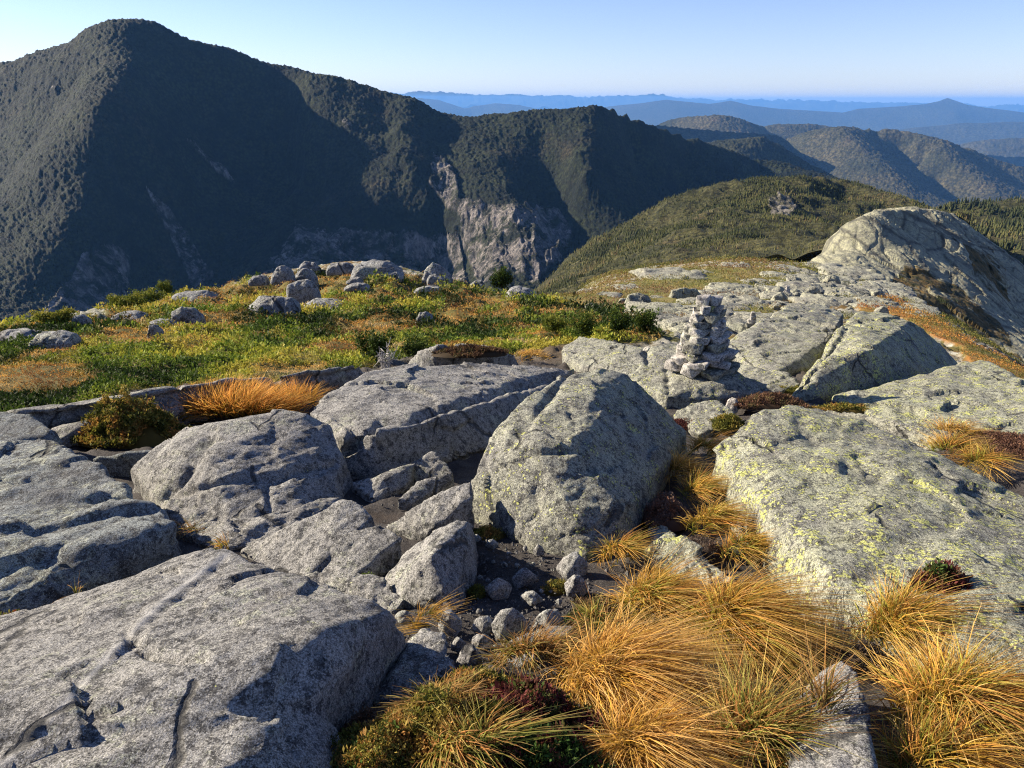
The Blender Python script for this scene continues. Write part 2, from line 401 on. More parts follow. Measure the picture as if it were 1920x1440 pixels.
def forest_mat(name, k, dark=(0.018, 0.028, 0.012), light=(0.085, 0.085, 0.032), brown=(0.12, 0.085, 0.045), rockc=(0.30, 0.27, 0.25), bare=0.5):
    """k = metres per tree clump"""
    s = NT(name)
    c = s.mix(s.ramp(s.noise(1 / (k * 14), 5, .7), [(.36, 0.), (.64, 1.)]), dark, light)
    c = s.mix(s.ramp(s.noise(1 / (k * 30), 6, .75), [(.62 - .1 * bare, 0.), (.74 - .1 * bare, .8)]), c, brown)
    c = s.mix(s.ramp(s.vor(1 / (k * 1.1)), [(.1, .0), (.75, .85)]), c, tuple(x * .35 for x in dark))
    rk = s.mix(s.ramp(s.noise(1 / (k * 5), 6, .8, vec=s.mapping((1, 1, .22))), [(.38, 0.), (.62, 1.)]), tuple(x * .35 for x in rockc), rockc)
    rk = s.mix(s.ramp(s.noise(1 / (k * 2.5), 6, .8, vec=s.mapping((1.4, 1.4, .16))), [(.46, 0.), (.56, .9)]), rk, (0.05, 0.05, 0.05))
    rm = s.math('MULTIPLY', s.attr('cliff', 'Fac'), s.ramp(s.noise(1 / (k * 7), 6, .8, 0.4), [(.45, 0.), (.56, 1.)]))
    c = s.mix(rm, c, rk)
    n = s.bump(s.noise(1 / (k * 1.6), 5, .8), 1.0, k * 1.2)
    return s.done(c, n)
def ridgenoise(big, bigA, tree, treeA, rib=0.0, ribA=0.0):
    def f(P, cl):
        z = bigA * fbm(P / big, 4, .5, True) + treeA * (1 - .6 * cl) * fbm(P * [1, 1, .3] / tree, 3, .65)
        if ribA:
            Q = P * [1.0, .35, .0]
            z = z + ribA * cl * fbm(Q / rib, 4, .6, True)
        return z
    return f

# the great mountain across the valley
crest1 = [(-220, 190, 1590), (-90, 150, 1560), (0, 123, 1540), (60, 106, 1530), (120, 82, 1520), (150, 64, 1515), (180, 50, 1510), (200, 43, 1507), (215, 40, 1505), (243, 39, 1505), (270, 42, 1505), (290, 48, 1510), (310, 57, 1520), (360, 76, 1540),
          (420, 93, 1560), (480, 116, 1575), (540, 129, 1570), (600, 144, 1550), (660, 153, 1530), (720, 169, 1525), (780, 189, 1515), (820, 209, 1520), (870, 221, 1520),
          (940, 219, 1510), (1000, 209, 1500), (1060, 203, 1490), (1115, 198, 1490), (1150, 209, 1540), (1200, 229, 1590), (1250, 246, 1640), (1300, 262, 1690), (1370, 285, 1740),
          (1440, 303, 1790), (1500, 318, 1830), (1560, 336, 1850), (1640, 372, 1880), (1720, 420, 1900)]
cz = np.array(crest1, float)
def off(line):
    """spur points of the great mountain: depth = mean slope + offset"""
    o = []
    for px, py, d in line:
        pc = np.interp(px, cz[:, 0], cz[:, 1]); Yc = np.interp(px, cz[:, 0], cz[:, 2]); t = (py - pc) / (620 - pc)
        o.append((px, py, min(Yc + (1030 - Yc) * t + d, Yc - 14 - (py - pc) * .35)))
    return o
spurs1 = [off(l) for l in [
    [(262, 75, -8), (252, 115, -45), (240, 180, -85), (212, 245, -115), (165, 315, -125), (105, 375, -130), (40, 435, -130), (-40, 500, -130), (-160, 590, -110)],
    [(150, 140, -30), (115, 200, -45), (80, 260, -45), (20, 330, -35), (-60, 400, -20)], [(40, 170, -10), (0, 240, 5), (-60, 310, 20)], [(-60, 190, 20), (-110, 260, 40), (-200, 340, 60)],
    [(235, 300, -60), (190, 370, -100), (130, 440, -130), (40, 500, -140), (-60, 560, -140)],
    [(330, 85, 25), (370, 180, 55), (385, 260, 70), (390, 340, 70), (370, 420, 60), (330, 500, 50), (250, 590, 10)],
    [(470, 125, 25), (500, 180, 75), (522, 235, 105), (538, 290, 120), (570, 345, 110), (592, 388, 80)],
    [(560, 145, 5), (545, 185, 15), (560, 235, 20), (585, 290, 20), (615, 340, 20), (630, 380, 20)],
    [(650, 165, -5), (668, 220, -10), (690, 280, -15), (702, 335, -22), (704, 385, -22)],
    [(540, 430, 0), (560, 470, -30), (570, 530, -50)], [(670, 450, 10), (690, 500, 20), (700, 550, 20)], [(820, 445, 15), (832, 480, 40), (840, 540, 60)],
    [(690, 175, 5), (712, 212, 0), (727, 250, -6), (732, 290, -15), (755, 335, -27)],
    [(768, 198, -20), (752, 235, -48), (745, 285, -50), (775, 330, -50), (798, 375, -40)],
    [(805, 215, 0), (825, 260, -22), (820, 310, -38), (830, 360, -50), (850, 430, -45)],
    [(930, 232, -20), (940, 290, -60), (950, 350, -90), (975, 410, -105), (1000, 470, -110), (1020, 540, -100)],
    [(1020, 260, -10), (1030, 320, 0), (1060, 400, 10), (1080, 480, 0)],
    [(1114, 206, -15), (1092, 250, -55), (1080, 290, -75), (1095, 330, -75), (1125, 352, -70), (1180, 365, -70), (1240, 382, -60)],
    [(1190, 250, 40), (1190, 300, 75), (1200, 340, 70)], [(1290, 300, 60), (1280, 350, 80), (1270, 420, 40)], [(1420, 330, 50), (1400, 400, 20)]]]
def n1(P, cl):
    a = 1.4
    z = 5 * (fbm(P / 210, 3, .5, True) - .5) + 3.5 * fbm(P / 52, 3, .5) + (1 - .55 * cl) * 2.9 * fbm(P * [1, 1, .3] / 7, 3, .75)
    return z + cl * 7 * (fbm(P * [1, .3, 0.02] / 38, 4, .6, True) - .4)
cl1 = [[(815, 290), (850, 320), (860, 380), (880, 410), (840, 395), (808, 350)], [(860, 380), (1050, 400), (1075, 450), (1010, 540), (960, 520), (900, 540), (862, 450)],
       [(480, 540), (560, 430), (700, 440), (860, 450), (880, 560), (480, 600)], [(270, 350), (320, 400), (400, 520), (370, 560), (310, 430)],
       [(180, 470), (235, 460), (250, 560), (120, 640), (60, 620)], [(345, 265), (420, 315), (440, 345), (400, 318)], [(640, 228), (655, 228), (655, 238), (640, 238)], [(96, 160), (114, 170), (112, 184), (92, 178)]]
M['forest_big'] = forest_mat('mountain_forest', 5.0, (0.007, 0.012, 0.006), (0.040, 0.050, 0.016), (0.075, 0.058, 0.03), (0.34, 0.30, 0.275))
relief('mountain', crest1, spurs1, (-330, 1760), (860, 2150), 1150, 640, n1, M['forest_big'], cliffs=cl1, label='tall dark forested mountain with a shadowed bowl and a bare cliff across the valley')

# wooded shoulder showing behind the right end of the mountain
M['forest_mid'] = forest_mat('hill_forest', 9.0, (0.022, 0.03, 0.014), (0.075, 0.075, 0.035), (0.14, 0.10, 0.055))
relief('hill', [(1200, 330, 2500), (1320, 272, 2500), (1370, 266, 2500), (1430, 261, 2480), (1460, 275, 2460), (1500, 300, 2440), (1560, 332, 2420), (1620, 362, 2400), (1700, 400, 2380)],
       [[(1430, 275, 2400), (1400, 300, 2300), (1370, 330, 2150)], [(1500, 330, 2350), (1490, 380, 2300)], [(1300, 330, 2250), (1280, 380, 2100)], [(1600, 390, 2330)] * 2], (1160, 1740), (1950, 2900), 400, 150,
       ridgenoise(200, 5, 12, 4), M['forest_mid'], label='small dark wooded shoulder at the right end of the great mountain')
# middle range
M['forest_h3'] = forest_mat('range_forest', 13.0, (0.045, 0.05, 0.026), (0.135, 0.115, 0.06), (0.16, 0.10, 0.06))
relief('hill', [(1160, 300, 5500), (1210, 250, 5450), (1250, 230, 5400), (1290, 222, 5330), (1340, 218, 5250), (1390, 226, 5180), (1430, 239, 5250), (1470, 266, 5400), (1500, 292, 5450), (1560, 330, 5500)],
       [[(1250, 250, 5150), (1270, 280, 4850), (1290, 310, 4600)], [(1335, 235, 4950), (1330, 260, 4700), (1340, 290, 4450)], [(1410, 245, 4980), (1440, 275, 4720), (1470, 310, 4500)], [(1470, 285, 5250), (1490, 330, 5050)]], (1130, 1600), (4100, 6000), 420, 120,
       ridgenoise(500, 9, 24, 6), M['forest_h3'], label='rounded brownish hill in the middle distance right of the dark mountain')
relief('hill', [(1380, 262, 6100), (1420, 243, 6100), (1460, 235, 6100), (1530, 236, 6100), (1570, 243, 6100), (1620, 262, 6100), (1700, 300, 6100)],
       [[(1460, 255, 5800), (1450, 290, 5300)], [(1560, 262, 5900), (1580, 300, 5500)]], (1350, 1740), (5200, 6900), 260, 80,
       ridgenoise(500, 9, 24, 6), M['forest_h3'], label='low brown hill peeping over the saddle between two larger hills')
relief('hill', [(1380, 330, 4750), (1440, 285, 4680), (1480, 262, 4600), (1525, 247, 4500), (1575, 239, 4400), (1600, 240, 4440), (1630, 241, 4460), (1660, 243, 4430), (1720, 251, 4360), (1780, 267, 4330), (1840, 290, 4350), (1920, 318, 4420),
                (2020, 355, 4460), (2120, 395, 4470)],
       [[(1580, 246, 4290), (1605, 270, 4110), (1645, 303, 3930), (1685, 338, 3760), (1705, 375, 3600), (1720, 420, 3400)],
        [(1500, 275, 4400), (1520, 310, 4180), (1550, 350, 3930), (1590, 400, 3600)], [(1450, 310, 4480), (1460, 350, 4150), (1480, 400, 3800)],
        [(1640, 258, 4430), (1680, 290, 4340), (1722, 322, 4200), (1755, 352, 4020), (1780, 385, 3850)],
        [(1720, 268, 4260), (1770, 300, 4080), (1825, 338, 3900), (1885, 376, 3720), (1930, 420, 3550)],
        [(1800, 290, 4330), (1860, 328, 4180), (1930, 372, 4020)]], (1340, 2150), (3300, 5100), 620, 240,
       ridgenoise(500, 9, 24, 6), M['forest_h3'], label='broad wooded hill with two dark shadowed valleys in the middle distance')
relief('hill', [(1740, 300, 9000), (1800, 274, 9000), (1860, 264, 9000), (1920, 262, 9000), (1990, 258, 9000), (2100, 280, 9000)], [[(1850, 290, 8200), (1840, 320, 7600)], [(1950, 285, 8300), (1960, 320, 7600)]], (1700, 2150), (7300, 10200), 240, 80,
       ridgenoise(900, 14, 50, 10), M['forest_h3'], label='low brownish hill at the right edge below the far blue peak')
# the far blue ranges
M['far'] = forest_mat('far_forest', 40.0, (0.05, 0.055, 0.035), (0.09, 0.09, 0.05), (0.09, 0.08, 0.05))
def farrange(crest, Y, lab, nx=420, drop=46, A=60):
    cr = [(p[0], p[1], Y) for p in crest]
    mid = [(p[0] + 14, p[1] + drop * .45, Y * .90) for p in crest]
    low = [(p[0], p[1] + drop, Y * .80) for p in crest]
    relief('mountain', cr, [mid, low], (crest[0][0] - 60, crest[-1][0] + 60), (Y * .78, Y * 1.2), nx, 60, ridgenoise(Y * .06, A * .4, Y * .008, A * .15), M['far'], floor=-720, label=lab)
farrange([(960, 240), (1040, 225), (1100, 212), (1140, 201), (1200, 194), (1250, 188), (1290, 192), (1330, 196), (1370, 190), (1410, 199), (1460, 205), (1530, 209), (1580, 212), (1610, 205), (1680, 201), (1735, 196), (1762, 190),
          (1776, 184), (1792, 190), (1815, 198), (1860, 204), (1920, 212), (2050, 225), (2200, 240)], 21000, 'long dark blue mountain range with a pointed peak at its right', 900, 60, 22)
farrange([(1560, 262), (1640, 250), (1720, 242), (1800, 234), (1880, 232), (1960, 230), (2100, 250)], 14500, 'deep blue foothills in front of the pointed far peak', 300, 50, 45)
farrange([(720, 190), (790, 186), (820, 189), (870, 206), (900, 200), (930, 196), (970, 199), (1010, 207), (1080, 214), (1160, 232)], 24000, 'dark blue hills right of the great mountain on the horizon', 260, 40)
farrange([(640, 184), (720, 182), (790, 181), (840, 183), (900, 186), (950, 185), (1010, 188), (1080, 190), (1150, 189), (1215, 185), (1260, 190), (1330, 196), (1420, 196), (1500, 197), (1560, 199), (1640, 202), (1760, 203), (1900, 206), (2200, 208)], 46000,
         'palest hazy blue range along the whole horizon', 900, 30, 420)
# valley floor out to the horizon
vf = new_mesh('valley_floor', [(-6e4, -2e4, -720), (6e4, -2e4, -720), (6e4, 4.7e4, -720), (-6e4, 4.7e4, -720)], np.array([[0, 1, 2, 3]]))
structure(link('valley_floor', vf, M['far']))

# the wooded hill on this side, with real trees further down the script
M['hill_near'] = forest_mat('near_hill_ground', 2.2, (0.040, 0.045, 0.016), (0.13, 0.12, 0.045), (0.16, 0.11, 0.055), (0.36, 0.33, 0.28), bare=0.6)
crestH = [(900, 640, 470), (960, 595, 480), (1010, 545, 490), (1060, 493, 500), (1120, 452, 510), (1200, 408, 520), (1290, 367, 530), (1380, 347, 540), (1480, 339, 545), (1560, 341, 570), (1630, 358, 595), (1700, 382, 615), (1790, 420, 630), (1900, 480, 640)]
spursH = [[(1480, 350, 515), (1490, 375, 470), (1450, 410, 400), (1400, 445, 330), (1380, 470, 280), (1370, 500, 225)],
          [(1380, 360, 505), (1330, 400, 440), (1260, 440, 380), (1180, 480, 330), (1110, 520, 280), (1060, 560, 240)],
          [(1580, 362, 550), (1580, 392, 510), (1570, 425, 430), (1540, 440, 340), (1500, 460, 260), (1460, 490, 200), (1420, 520, 170)],
          [(1200, 440, 470), (1150, 480, 420), (1090, 530, 370), (1030, 570, 330)],
          [(1640, 400, 470), (1620, 440, 360), (1600, 480, 260)], [(1720, 440, 420), (1720, 500, 300)], [(1280, 500, 230), (1200, 530, 200), (1120, 560, 190)]]
def nH(P, cl): return 3.0 * (fbm(P / 45, 3, .5, True) - .5) + 1.5 * fbm(P / 12, 3, .55) + cl * 1.2 * fbm(P / 9, 3, .6, True)
clH = [[(1440, 385), (1475, 370), (1495, 395), (1470, 410), (1445, 405)]]
HILL = relief('wooded_hill', crestH, spursH, (900, 1920), (165, 640), 620, 330, nH, M['hill_near'], floor=-260, cliffs=clH, label='olive wooded hill on the near side of the valley, lit from the left')
crestR = [(1700, 420, 640), (1780, 390, 650), (1850, 383, 655), (1920, 381, 660), (2000, 386, 660), (2200, 410, 660)]
spursR = [[(1800, 410, 600), (1820, 450, 520), (1850, 500, 430)], [(1900, 400, 600), (1930, 450, 500), (1960, 520, 400), (1980, 600, 320)], [(2100, 430, 560), (2150, 520, 420)]]
HILL_R = relief('wooded_hill', crestR, spursR, (1680, 2240), (300, 800), 260, 200, nH, M['hill_near'], floor=-300, label='green forested slope at the right edge behind the bare rock dome')

# the bare dome
def nD(P, cl):
    j = fbm(P * [.9, .9, 1.2] / 7, 3, .5)
    Q = np.stack([P[:, 0] * .8 + P[:, 1] * .35, P[:, 1] * .6 - P[:, 0] * .3, P[:, 2]], 1)
    st = np.abs(perlin(Q / 3.6 + .35 * j[:, None])); st2 = np.abs(perlin(Q[:, ::-1] / 5.5 + 4 + .3 * j[:, None])); st3 = np.abs(perlin(Q / 1.3 + 8))
    crack = -1.1 * np.exp(-(st / .05) ** 2) - 1.2 * np.exp(-(st2 / .05) ** 2) - 0.35 * np.exp(-(st3 / .08) ** 2)
    steps = 1.0 * (np.floor(2.0 * fbm(Q / 9, 2)) / 2.0)
    return 0.7 * fbm(P / 16, 3) + .14 * fbm(P / 2.6, 4, .65) + crack * .10 + steps * .55 - .6
s = NT('dome_granite')
c = s.mix(s.ramp(s.noise(.22, 6, .7), [(.35, 0.), (.65, 1.)]), (0.27, 0.268, 0.175), (0.43, 0.42, 0.275))
c = s.mix(s.ramp(s.noise(1.6, 6, .8), [(.44, 0.), (.62, .8)]), c, (0.16, 0.155, 0.14))
wv = s.n.new('ShaderNodeMix'); wv.data_type = 'VECTOR'; wv.inputs[0].default_value = .5; s.t.links.new(s.mapping((1, .55, 1.3), (0, 0, .5)), wv.inputs[4]); s.t.links.new(s.noise(.5, 4, .7, col=True), wv.inputs[5])
ed = s.vor(.24, 'DISTANCE_TO_EDGE', vec=wv.outputs[1]); ed2 = s.vor(.6, 'DISTANCE_TO_EDGE', vec=wv.outputs[1])
c = s.mix(s.ramp(ed, [(.01, .75), (.05, 0.)]), c, (0.06, 0.06, 0.05))
c = s.mix(s.ramp(ed2, [(.01, .55), (.06, 0.)]), c, (0.09, 0.085, 0.07))
c = s.mix(s.ramp(s.noise(5, 4, .8), [(.35, .6), (.55, 0.)]), c, (0.10, 0.10, 0.095))
up_ = s.n.new('ShaderNodeSeparateXYZ'); s.t.links.new(s.n['Geometry'].outputs['Normal'], up_.inputs[0])
gm = s.math('MULTIPLY', s.attr('cliff', 'Fac'), s.ramp(s.noise(.12, 6, .75), [(.44, 0.), (.53, 1.)]))
c = s.mix(gm, c, s.mix(s.ramp(s.noise(.5, 5, .7), [(.4, 0.), (.6, 1.)]), (0.02, 0.028, 0.012), (0.13, 0.085, 0.03)))
M['dome'] = s.done(c, s.bump(s.noise(2.5, 6, .8), .8, .25, s.bump(s.math('MINIMUM', ed, .12), 1.0, 2.5, s.bump(s.math('MINIMUM', ed2, .12), .8, 1.0))))
crestD = [(1470, 520, 92), (1520, 478, 98), (1550, 441, 108), (1590, 410, 120), (1640, 390, 130), (1700, 384, 138), (1750, 386, 140), (1790, 397, 140), (1830, 430, 136), (1880, 462, 130), (1930, 500, 124), (2000, 570, 118), (2080, 680, 110)]
spursD = [[(1700, 400, 128), (1690, 430, 113), (1660, 470, 99), (1620, 505, 86), (1580, 530, 76)],
          [(1590, 430, 113), (1570, 460, 102), (1540, 495, 90), (1510, 520, 80)],
          [(1790, 410, 132), (1810, 450, 118), (1830, 490, 107), (1850, 530, 97), (1880, 580, 86), (1930, 650, 74), (1960, 720, 66)],
          [(1750, 420, 122), (1750, 470, 106), (1740, 520, 90), (1740, 560, 78), (1760, 610, 66)],
          [(1900, 510, 118), (1940, 580, 106), (1990, 660, 96)], [(1840, 600, 78), (1880, 680, 66)]]
relief('rock_dome', crestD, spursD, (1440, 2080), (60, 165), 520, 420, nD, M['dome'], floor=-170, cliffs=[[(1700, 480), (1800, 520), (1880, 590), (1940, 700), (1940, 760), (1700, 620), (1660, 540)], [(1800, 440), (1880, 480), (1900, 560), (1840, 520)]],
       back=((.04, .03), (.2, .3)), label='pale bare granite dome at the end of the ridge')

# ------------------------------------------------------------------ rocks
def hull_mesh(groups, drop):
    bm = bmesh.new()
    for g in groups:
        b = bmesh.new()
        for p in g:
            v = np.asarray(p, float); b.verts.new(v); b.verts.new((v[0], v[1], v[2] - drop))
        r = bmesh.ops.convex_hull(b, input=b.verts)
        bmesh.ops.delete(b, geom=[e for e in r['geom_interior'] if isinstance(e, bmesh.types.BMVert)], context='VERTS')
        lone = [v for v in b.verts if not v.link_faces]
        if lone: bmesh.ops.delete(b, geom=lone, context='VERTS')
        m = bpy.data.meshes.new('t'); b.to_mesh(m); b.free(); bm.from_mesh(m); bpy.data.meshes.remove(m)
    me = bpy.data.meshes.new('t'); bm.to_mesh(me); bm.free()
    return me
def remesh(me, vox, sm):
    o = bpy.data.objects.new('t', me); COL.objects.link(o)
    m = o.modifiers.new('r', 'REMESH'); m.mode = 'VOXEL'; m.voxel_size = vox
    if sm:
        m2 = o.modifiers.new('s', 'SMOOTH'); m2.iterations = sm; m2.factor = 0.5
    dg = bpy.context.evaluated_depsgraph_get(); dg.update()
    out = bpy.data.meshes.new_from_object(o.evaluated_get(dg))
    bpy.data.objects.remove(o); bpy.data.meshes.remove(me)
    return out
def get_co(me):
    n = len(me.vertices); co = np.empty(n * 3, np.float32); me.vertices.foreach_get('co', co)
    no = np.empty(n * 3, np.float32); me.vertices.foreach_get('normal', no)
    return co.reshape(-1, 3).astype(float), no.reshape(-1, 3).astype(float)
def unit3(a): return a / np.linalg.norm(a, axis=1)[:, None]
def rough(me, amp, size, cracks=(), strata=None, seed=0, fine=1.0, facets=.075):
    co, no = get_co(me); P = co + seed * 13.7
    gr = np.array([.6, .77, -.15]); gr = gr / np.linalg.norm(gr); Pg = P - .72 * (P @ gr)[:, None] * gr       # drawn out along the grain of the bedrock
    d = amp * (0.9 * fbm(Pg / size, 3, .5) + 0.30 * fine * fbm(Pg / (size * .22), 4, .55))
    if facets:      # planes of breakage
        r = np.random.default_rng(seed + 5); lo, hi = co.min(0), co.max(0); ns = int(np.clip(np.prod(hi - lo) / (size * .8) ** 3, 20, 160)); sd_ = r.uniform(lo, hi, (ns, 3)); nn_ = unit3(r.normal(size=(ns, 3)))
        Pw = co + .12 * size * np.stack([perlin(P / (size * .4)), perlin(P / (size * .4) + 7), perlin(P / (size * .4) + 13)], 1)
        for i in range(0, len(co), 20000):
            q = Pw[i:i + 20000]; j = np.argmin(((q[:, None] - sd_[None]) ** 2).sum(2), 1); d[i:i + 20000] += np.clip(facets * ((q - sd_[j]) * nn_[j]).sum(1), -.12 * size, .12 * size)
    if strata:
        ax, per, sa = strata; ax = np.asarray(ax, float); ax /= np.linalg.norm(ax)
        t = co @ ax / per + .35 * perlin(Pg / (size * 1.5)) + .06 * perlin(Pg / (size * .3))
        k = t - np.floor(t); d = d + sa * (sstep(0, .8, k) - sstep(.8, 1.0, k)) * (.4 + .6 * sstep(-.4, .4, perlin(Pg / (size * 3) + 7)))
    if len(cracks):
        px, py = project(co); px = px + 5 * perlin(P * 9); py = py + 5 * perlin(P * 9 + 3)
        for line, wd, dep in cracks:
            q = dist_poly(line, px, py); d = d - dep * np.exp(-(q / wd) ** 2)
    co = co + no * d[:, None]
    me.vertices.foreach_set('co', co.astype(np.float32).ravel())
    me.polygons.foreach_set('use_smooth', np.ones(len(me.polygons), bool)); me.update()
    return me
_n = [0]
def rock(name, label, hulls, mat, vox=.02, sm=5, amp=.02, size=.25, cracks=(), strata=None, drop=.35, cat='rock', group=None, vein=None):
    """hulls: lists of (px, py, height above the ground there)"""
    _n[0] += 1
    g = [[up(*p) for p in h] for h in hulls]
    me = rough(remesh(hull_mesh(g, drop), vox, sm), amp, size, cracks, strata, _n[0])
    if vein:
        co, _ = get_co(me); px, py = project(co); set_f(me, 'vein', np.exp(-(dist_poly(vein, px + 3 * perlin(co * 7), py) / 4.5) ** 2) * (co[:, 2] > co[:, 2].min() + .3))
    return tag(recentre(link(name, me, M[mat])), label, cat, group)

rock('rock_slab', 'large rounded grey slab with a pale straight vein filling the bottom left corner',
     [[(-260, 1240, .10), (0, 1200, .14), (110, 1148, .18), (230, 1085, .24), (330, 1048, .29), (415, 1036, .31), (500, 1066, .31), (600, 1097, .31), (690, 1128, .30), (725, 1146, .27), (755, 1200, .10), (770, 1225, 0),
       (592, 1200, .31), (600, 1300, .21), (690, 1305, .0), (600, 1330, .12), (400, 1345, .255), (200, 1355, .265), (0, 1355, .26), (-260, 1400, .25)],
      [(-260, 1330, .26), (0, 1320, .26), (260, 1335, .255), (480, 1338, .24), (600, 1330, .15), (655, 1400, .0), (620, 1560, .03), (300, 1700, .17), (-200, 1800, .2)]],
     'rock_grey', .013, 5, .017, .22, cracks=[([(240, 1195), (300, 1235), (380, 1245)], 10, .03), ([(0, 1440), (170, 1260)], 9, -.004), ([(210, 1225), (310, 1130), (415, 1045)], 7, -.006), ([(218, 1232), (318, 1140), (420, 1055)], 7, .009)],
     strata=((.75, -.45, .3), .42, .012), vein=[(-40, 1478), (95, 1345), (170, 1265), (225, 1208), (310, 1124), (360, 1085), (425, 1040)])
rock('rock_slab', 'blue-grey stepped slab at the left edge behind the bottom left slab',
     [[(-300, 830, .35), (0, 826, .36), (90, 830, .36), (160, 862, .33), (230, 905, .29), (260, 950, .2), (120, 1010, .2), (-300, 1060, .2), (-300, 1200, .0), (60, 1140, .0)],
      [(60, 960, .22), (200, 905, .28), (290, 948, .26), (328, 985, .2), (338, 1040, .0), (300, 1065, .0), (200, 1090, .0), (80, 1140, .0), (-100, 1180, 0), (70, 1050, .16), (-100, 1000, .22)]],
     'rock_left', .015, 4, .02, .25, strata=((.25, -.8, .5), .30, .035), cracks=[([(0, 900), (120, 905), (230, 930), (300, 950)], 9, .03), ([(70, 1050), (200, 985), (290, 960)], 8, .02)])
rock('boulder', 'low blue-grey boulder cut by the left edge above the stepped slab',
     [[(-200, 760, .30), (0, 767, .30), (52, 775, .28), (104, 808, .2), (134, 845, .0), (60, 860, .05), (-200, 870, .1)]], 'rock_left', .03, 4, .02)
rock('boulder', 'angular grey boulder with a dark front face left of centre',
     [[(245, 880, .14), (300, 832, .27), (350, 800, .36), (430, 788, .42), (530, 766, .45), (575, 772, .43), (612, 790, .36), (640, 850, .2), (662, 905, .0), (620, 955, .0), (560, 985, .0), (440, 1000, .0), (330, 990, .0), (300, 935, .08),
       (395, 855, .32), (530, 850, .28)]],
     'rock_grey', .016, 3, .016, .22, cracks=[([(392, 822), (350, 875), (310, 935)], 9, .05), ([(330, 930), (430, 900), (520, 895), (560, 880), (630, 870)], 6, .03), ([(500, 905), (505, 960)], 5, .02)])
rock('rock', 'small flat grey block at the foot of the angular grey boulder',
     [[(306, 936, .12), (370, 928, .13), (440, 930, .12), (452, 948, .1), (430, 985, .0), (350, 1000, .0), (318, 975, .03)]], 'rock_grey', .013, 2, .012, .12)
rock('rock', 'long thin grey ledge left of the angular grey boulder',
     [[(170, 858, .12), (230, 850, .16), (290, 842, .16), (300, 850, .14), (250, 880, .0), (190, 880, .0)]], 'rock_left', .02, 3, .015, .15)
rock('rock_slab', 'long grey slab with a lengthwise ledge and a dark front face in the centre',
     [[(575, 768, .32), (622, 730, .40), (690, 697, .44), (780, 684, .42), (900, 679, .35), (1000, 688, .25), (1072, 692, .15), (1050, 720, .12), (985, 748, .15), (960, 790, .05), (860, 775, .28), (760, 802, .30), (705, 812, .30), (640, 820, .24)],
      [(705, 815, .28), (770, 795, .3), (865, 768, .3), (985, 745, .15), (975, 800, .0), (920, 838, .0), (830, 868, .0), (700, 893, .0), (652, 885, .02), (640, 830, .18), (600, 790, .26)]],
     'rock_grey', .018, 3, .018, .25, cracks=[([(690, 805), (710, 795), (770, 790), (860, 762), (960, 728), (1060, 705)], 6, .06), ([(690, 805), (650, 850)], 6, .03)])
rock('rock', 'low dark ledge running along the near edge of the green mat',
     [[(-60, 790, .1), (30, 770, .22), (200, 748, .27), (330, 722, .3), (420, 712, .32), (505, 704, .3), (515, 722, .12), (420, 742, .05), (330, 752, .08), (200, 775, .04), (60, 800, .0)]], 'rock_grey', .03, 3, .03, .3,
     cracks=[([(60, 785), (200, 765), (350, 735), (480, 720)], 5, .08), ([(330, 720), (350, 750)], 4, .05)])
rock('rock', 'dark grey ledge between the tan grass and the orange tussock',
     [[(60, 812, .05), (200, 775, .18), (340, 745, .2), (350, 770, .1), (250, 800, .0), (100, 830, .0)]], 'rock_grey', .03, 3, .03, .3)
rock('rock', 'low blocky ledge behind the right end of the orange grass',
     [[(508, 722, .16), (520, 705, .28), (570, 697, .3), (678, 685, .26), (694, 694, .18), (640, 722, .06), (590, 742, .0), (540, 745, .0)]], 'rock_grey', .025, 2, .025, .25, cracks=[([(510, 716), (600, 705), (690, 690)], 4, .06)])
rock('boulder', 'rounded mossy boulder behind the long centre slab',
     [[(760, 684, .05), (780, 660, .3), (815, 648, .4), (870, 644, .4), (925, 648, .36), (968, 664, .2), (975, 684, .05), (860, 690, .1)]], 'rock_grey', .03, 3, .03, .3, cracks=[([(845, 645), (850, 675)], 7, .06)])
rock('boulder', 'big pointed lichen-grey boulder in the centre',
     [[(872, 945, .06), (892, 880, .28), (932, 802, .46), (990, 742, .58), (1060, 701, .64), (1128, 684, .66), (1178, 700, .58), (1232, 760, .35), (1290, 806, .15), (1262, 842, .05), (1240, 900, .0), (1212, 930, .0),
       (1200, 985, .0), (1150, 1035, .0), (1100, 1045, .0), (1000, 1025, .0), (905, 975, .0), (985, 905, .28), (1085, 830, .47), (1000, 830, .47), (1170, 860, .28), (1060, 940, .24), (1165, 960, .17)]],
     'rock_mid', .015, 3, .02, .22, cracks=[([(985, 850), (1090, 845)], 6, .025), ([(1090, 830), (1110, 870)], 12, .04), ([(1010, 890), (1000, 960)], 14, .03), ([(1060, 705), (1010, 770), (960, 830)], 8, .03)])
rock('rock_slab', 'low pale slab left of the cairn base',
     [[(1052, 655, .1), (1088, 630, .24), (1150, 638, .26), (1205, 650, .24), (1240, 668, .16), (1170, 690, .12), (1090, 690, .03), (1060, 672, .03)]], 'rock_mid', .025, 3, .025, .3)
rock('rock_slab', 'long rounded slab that the tall cairn stands on',
     [[(1130, 690, .18), (1160, 672, .26), (1215, 650, .34), (1270, 643, .36), (1330, 660, .34), (1390, 700, .26), (1436, 738, .08), (1400, 752, .02), (1330, 748, .06), (1250, 742, .1), (1200, 718, .14)],
      [(1370, 705, .24), (1430, 735, .1), (1390, 752, 0), (1320, 748, .06), (1260, 740, .1)]], 'rock_mid', .02, 3, .022, .25, cracks=[([(1210, 650), (1215, 680)], 6, .05), ([(1250, 690), (1255, 735)], 6, .03)])
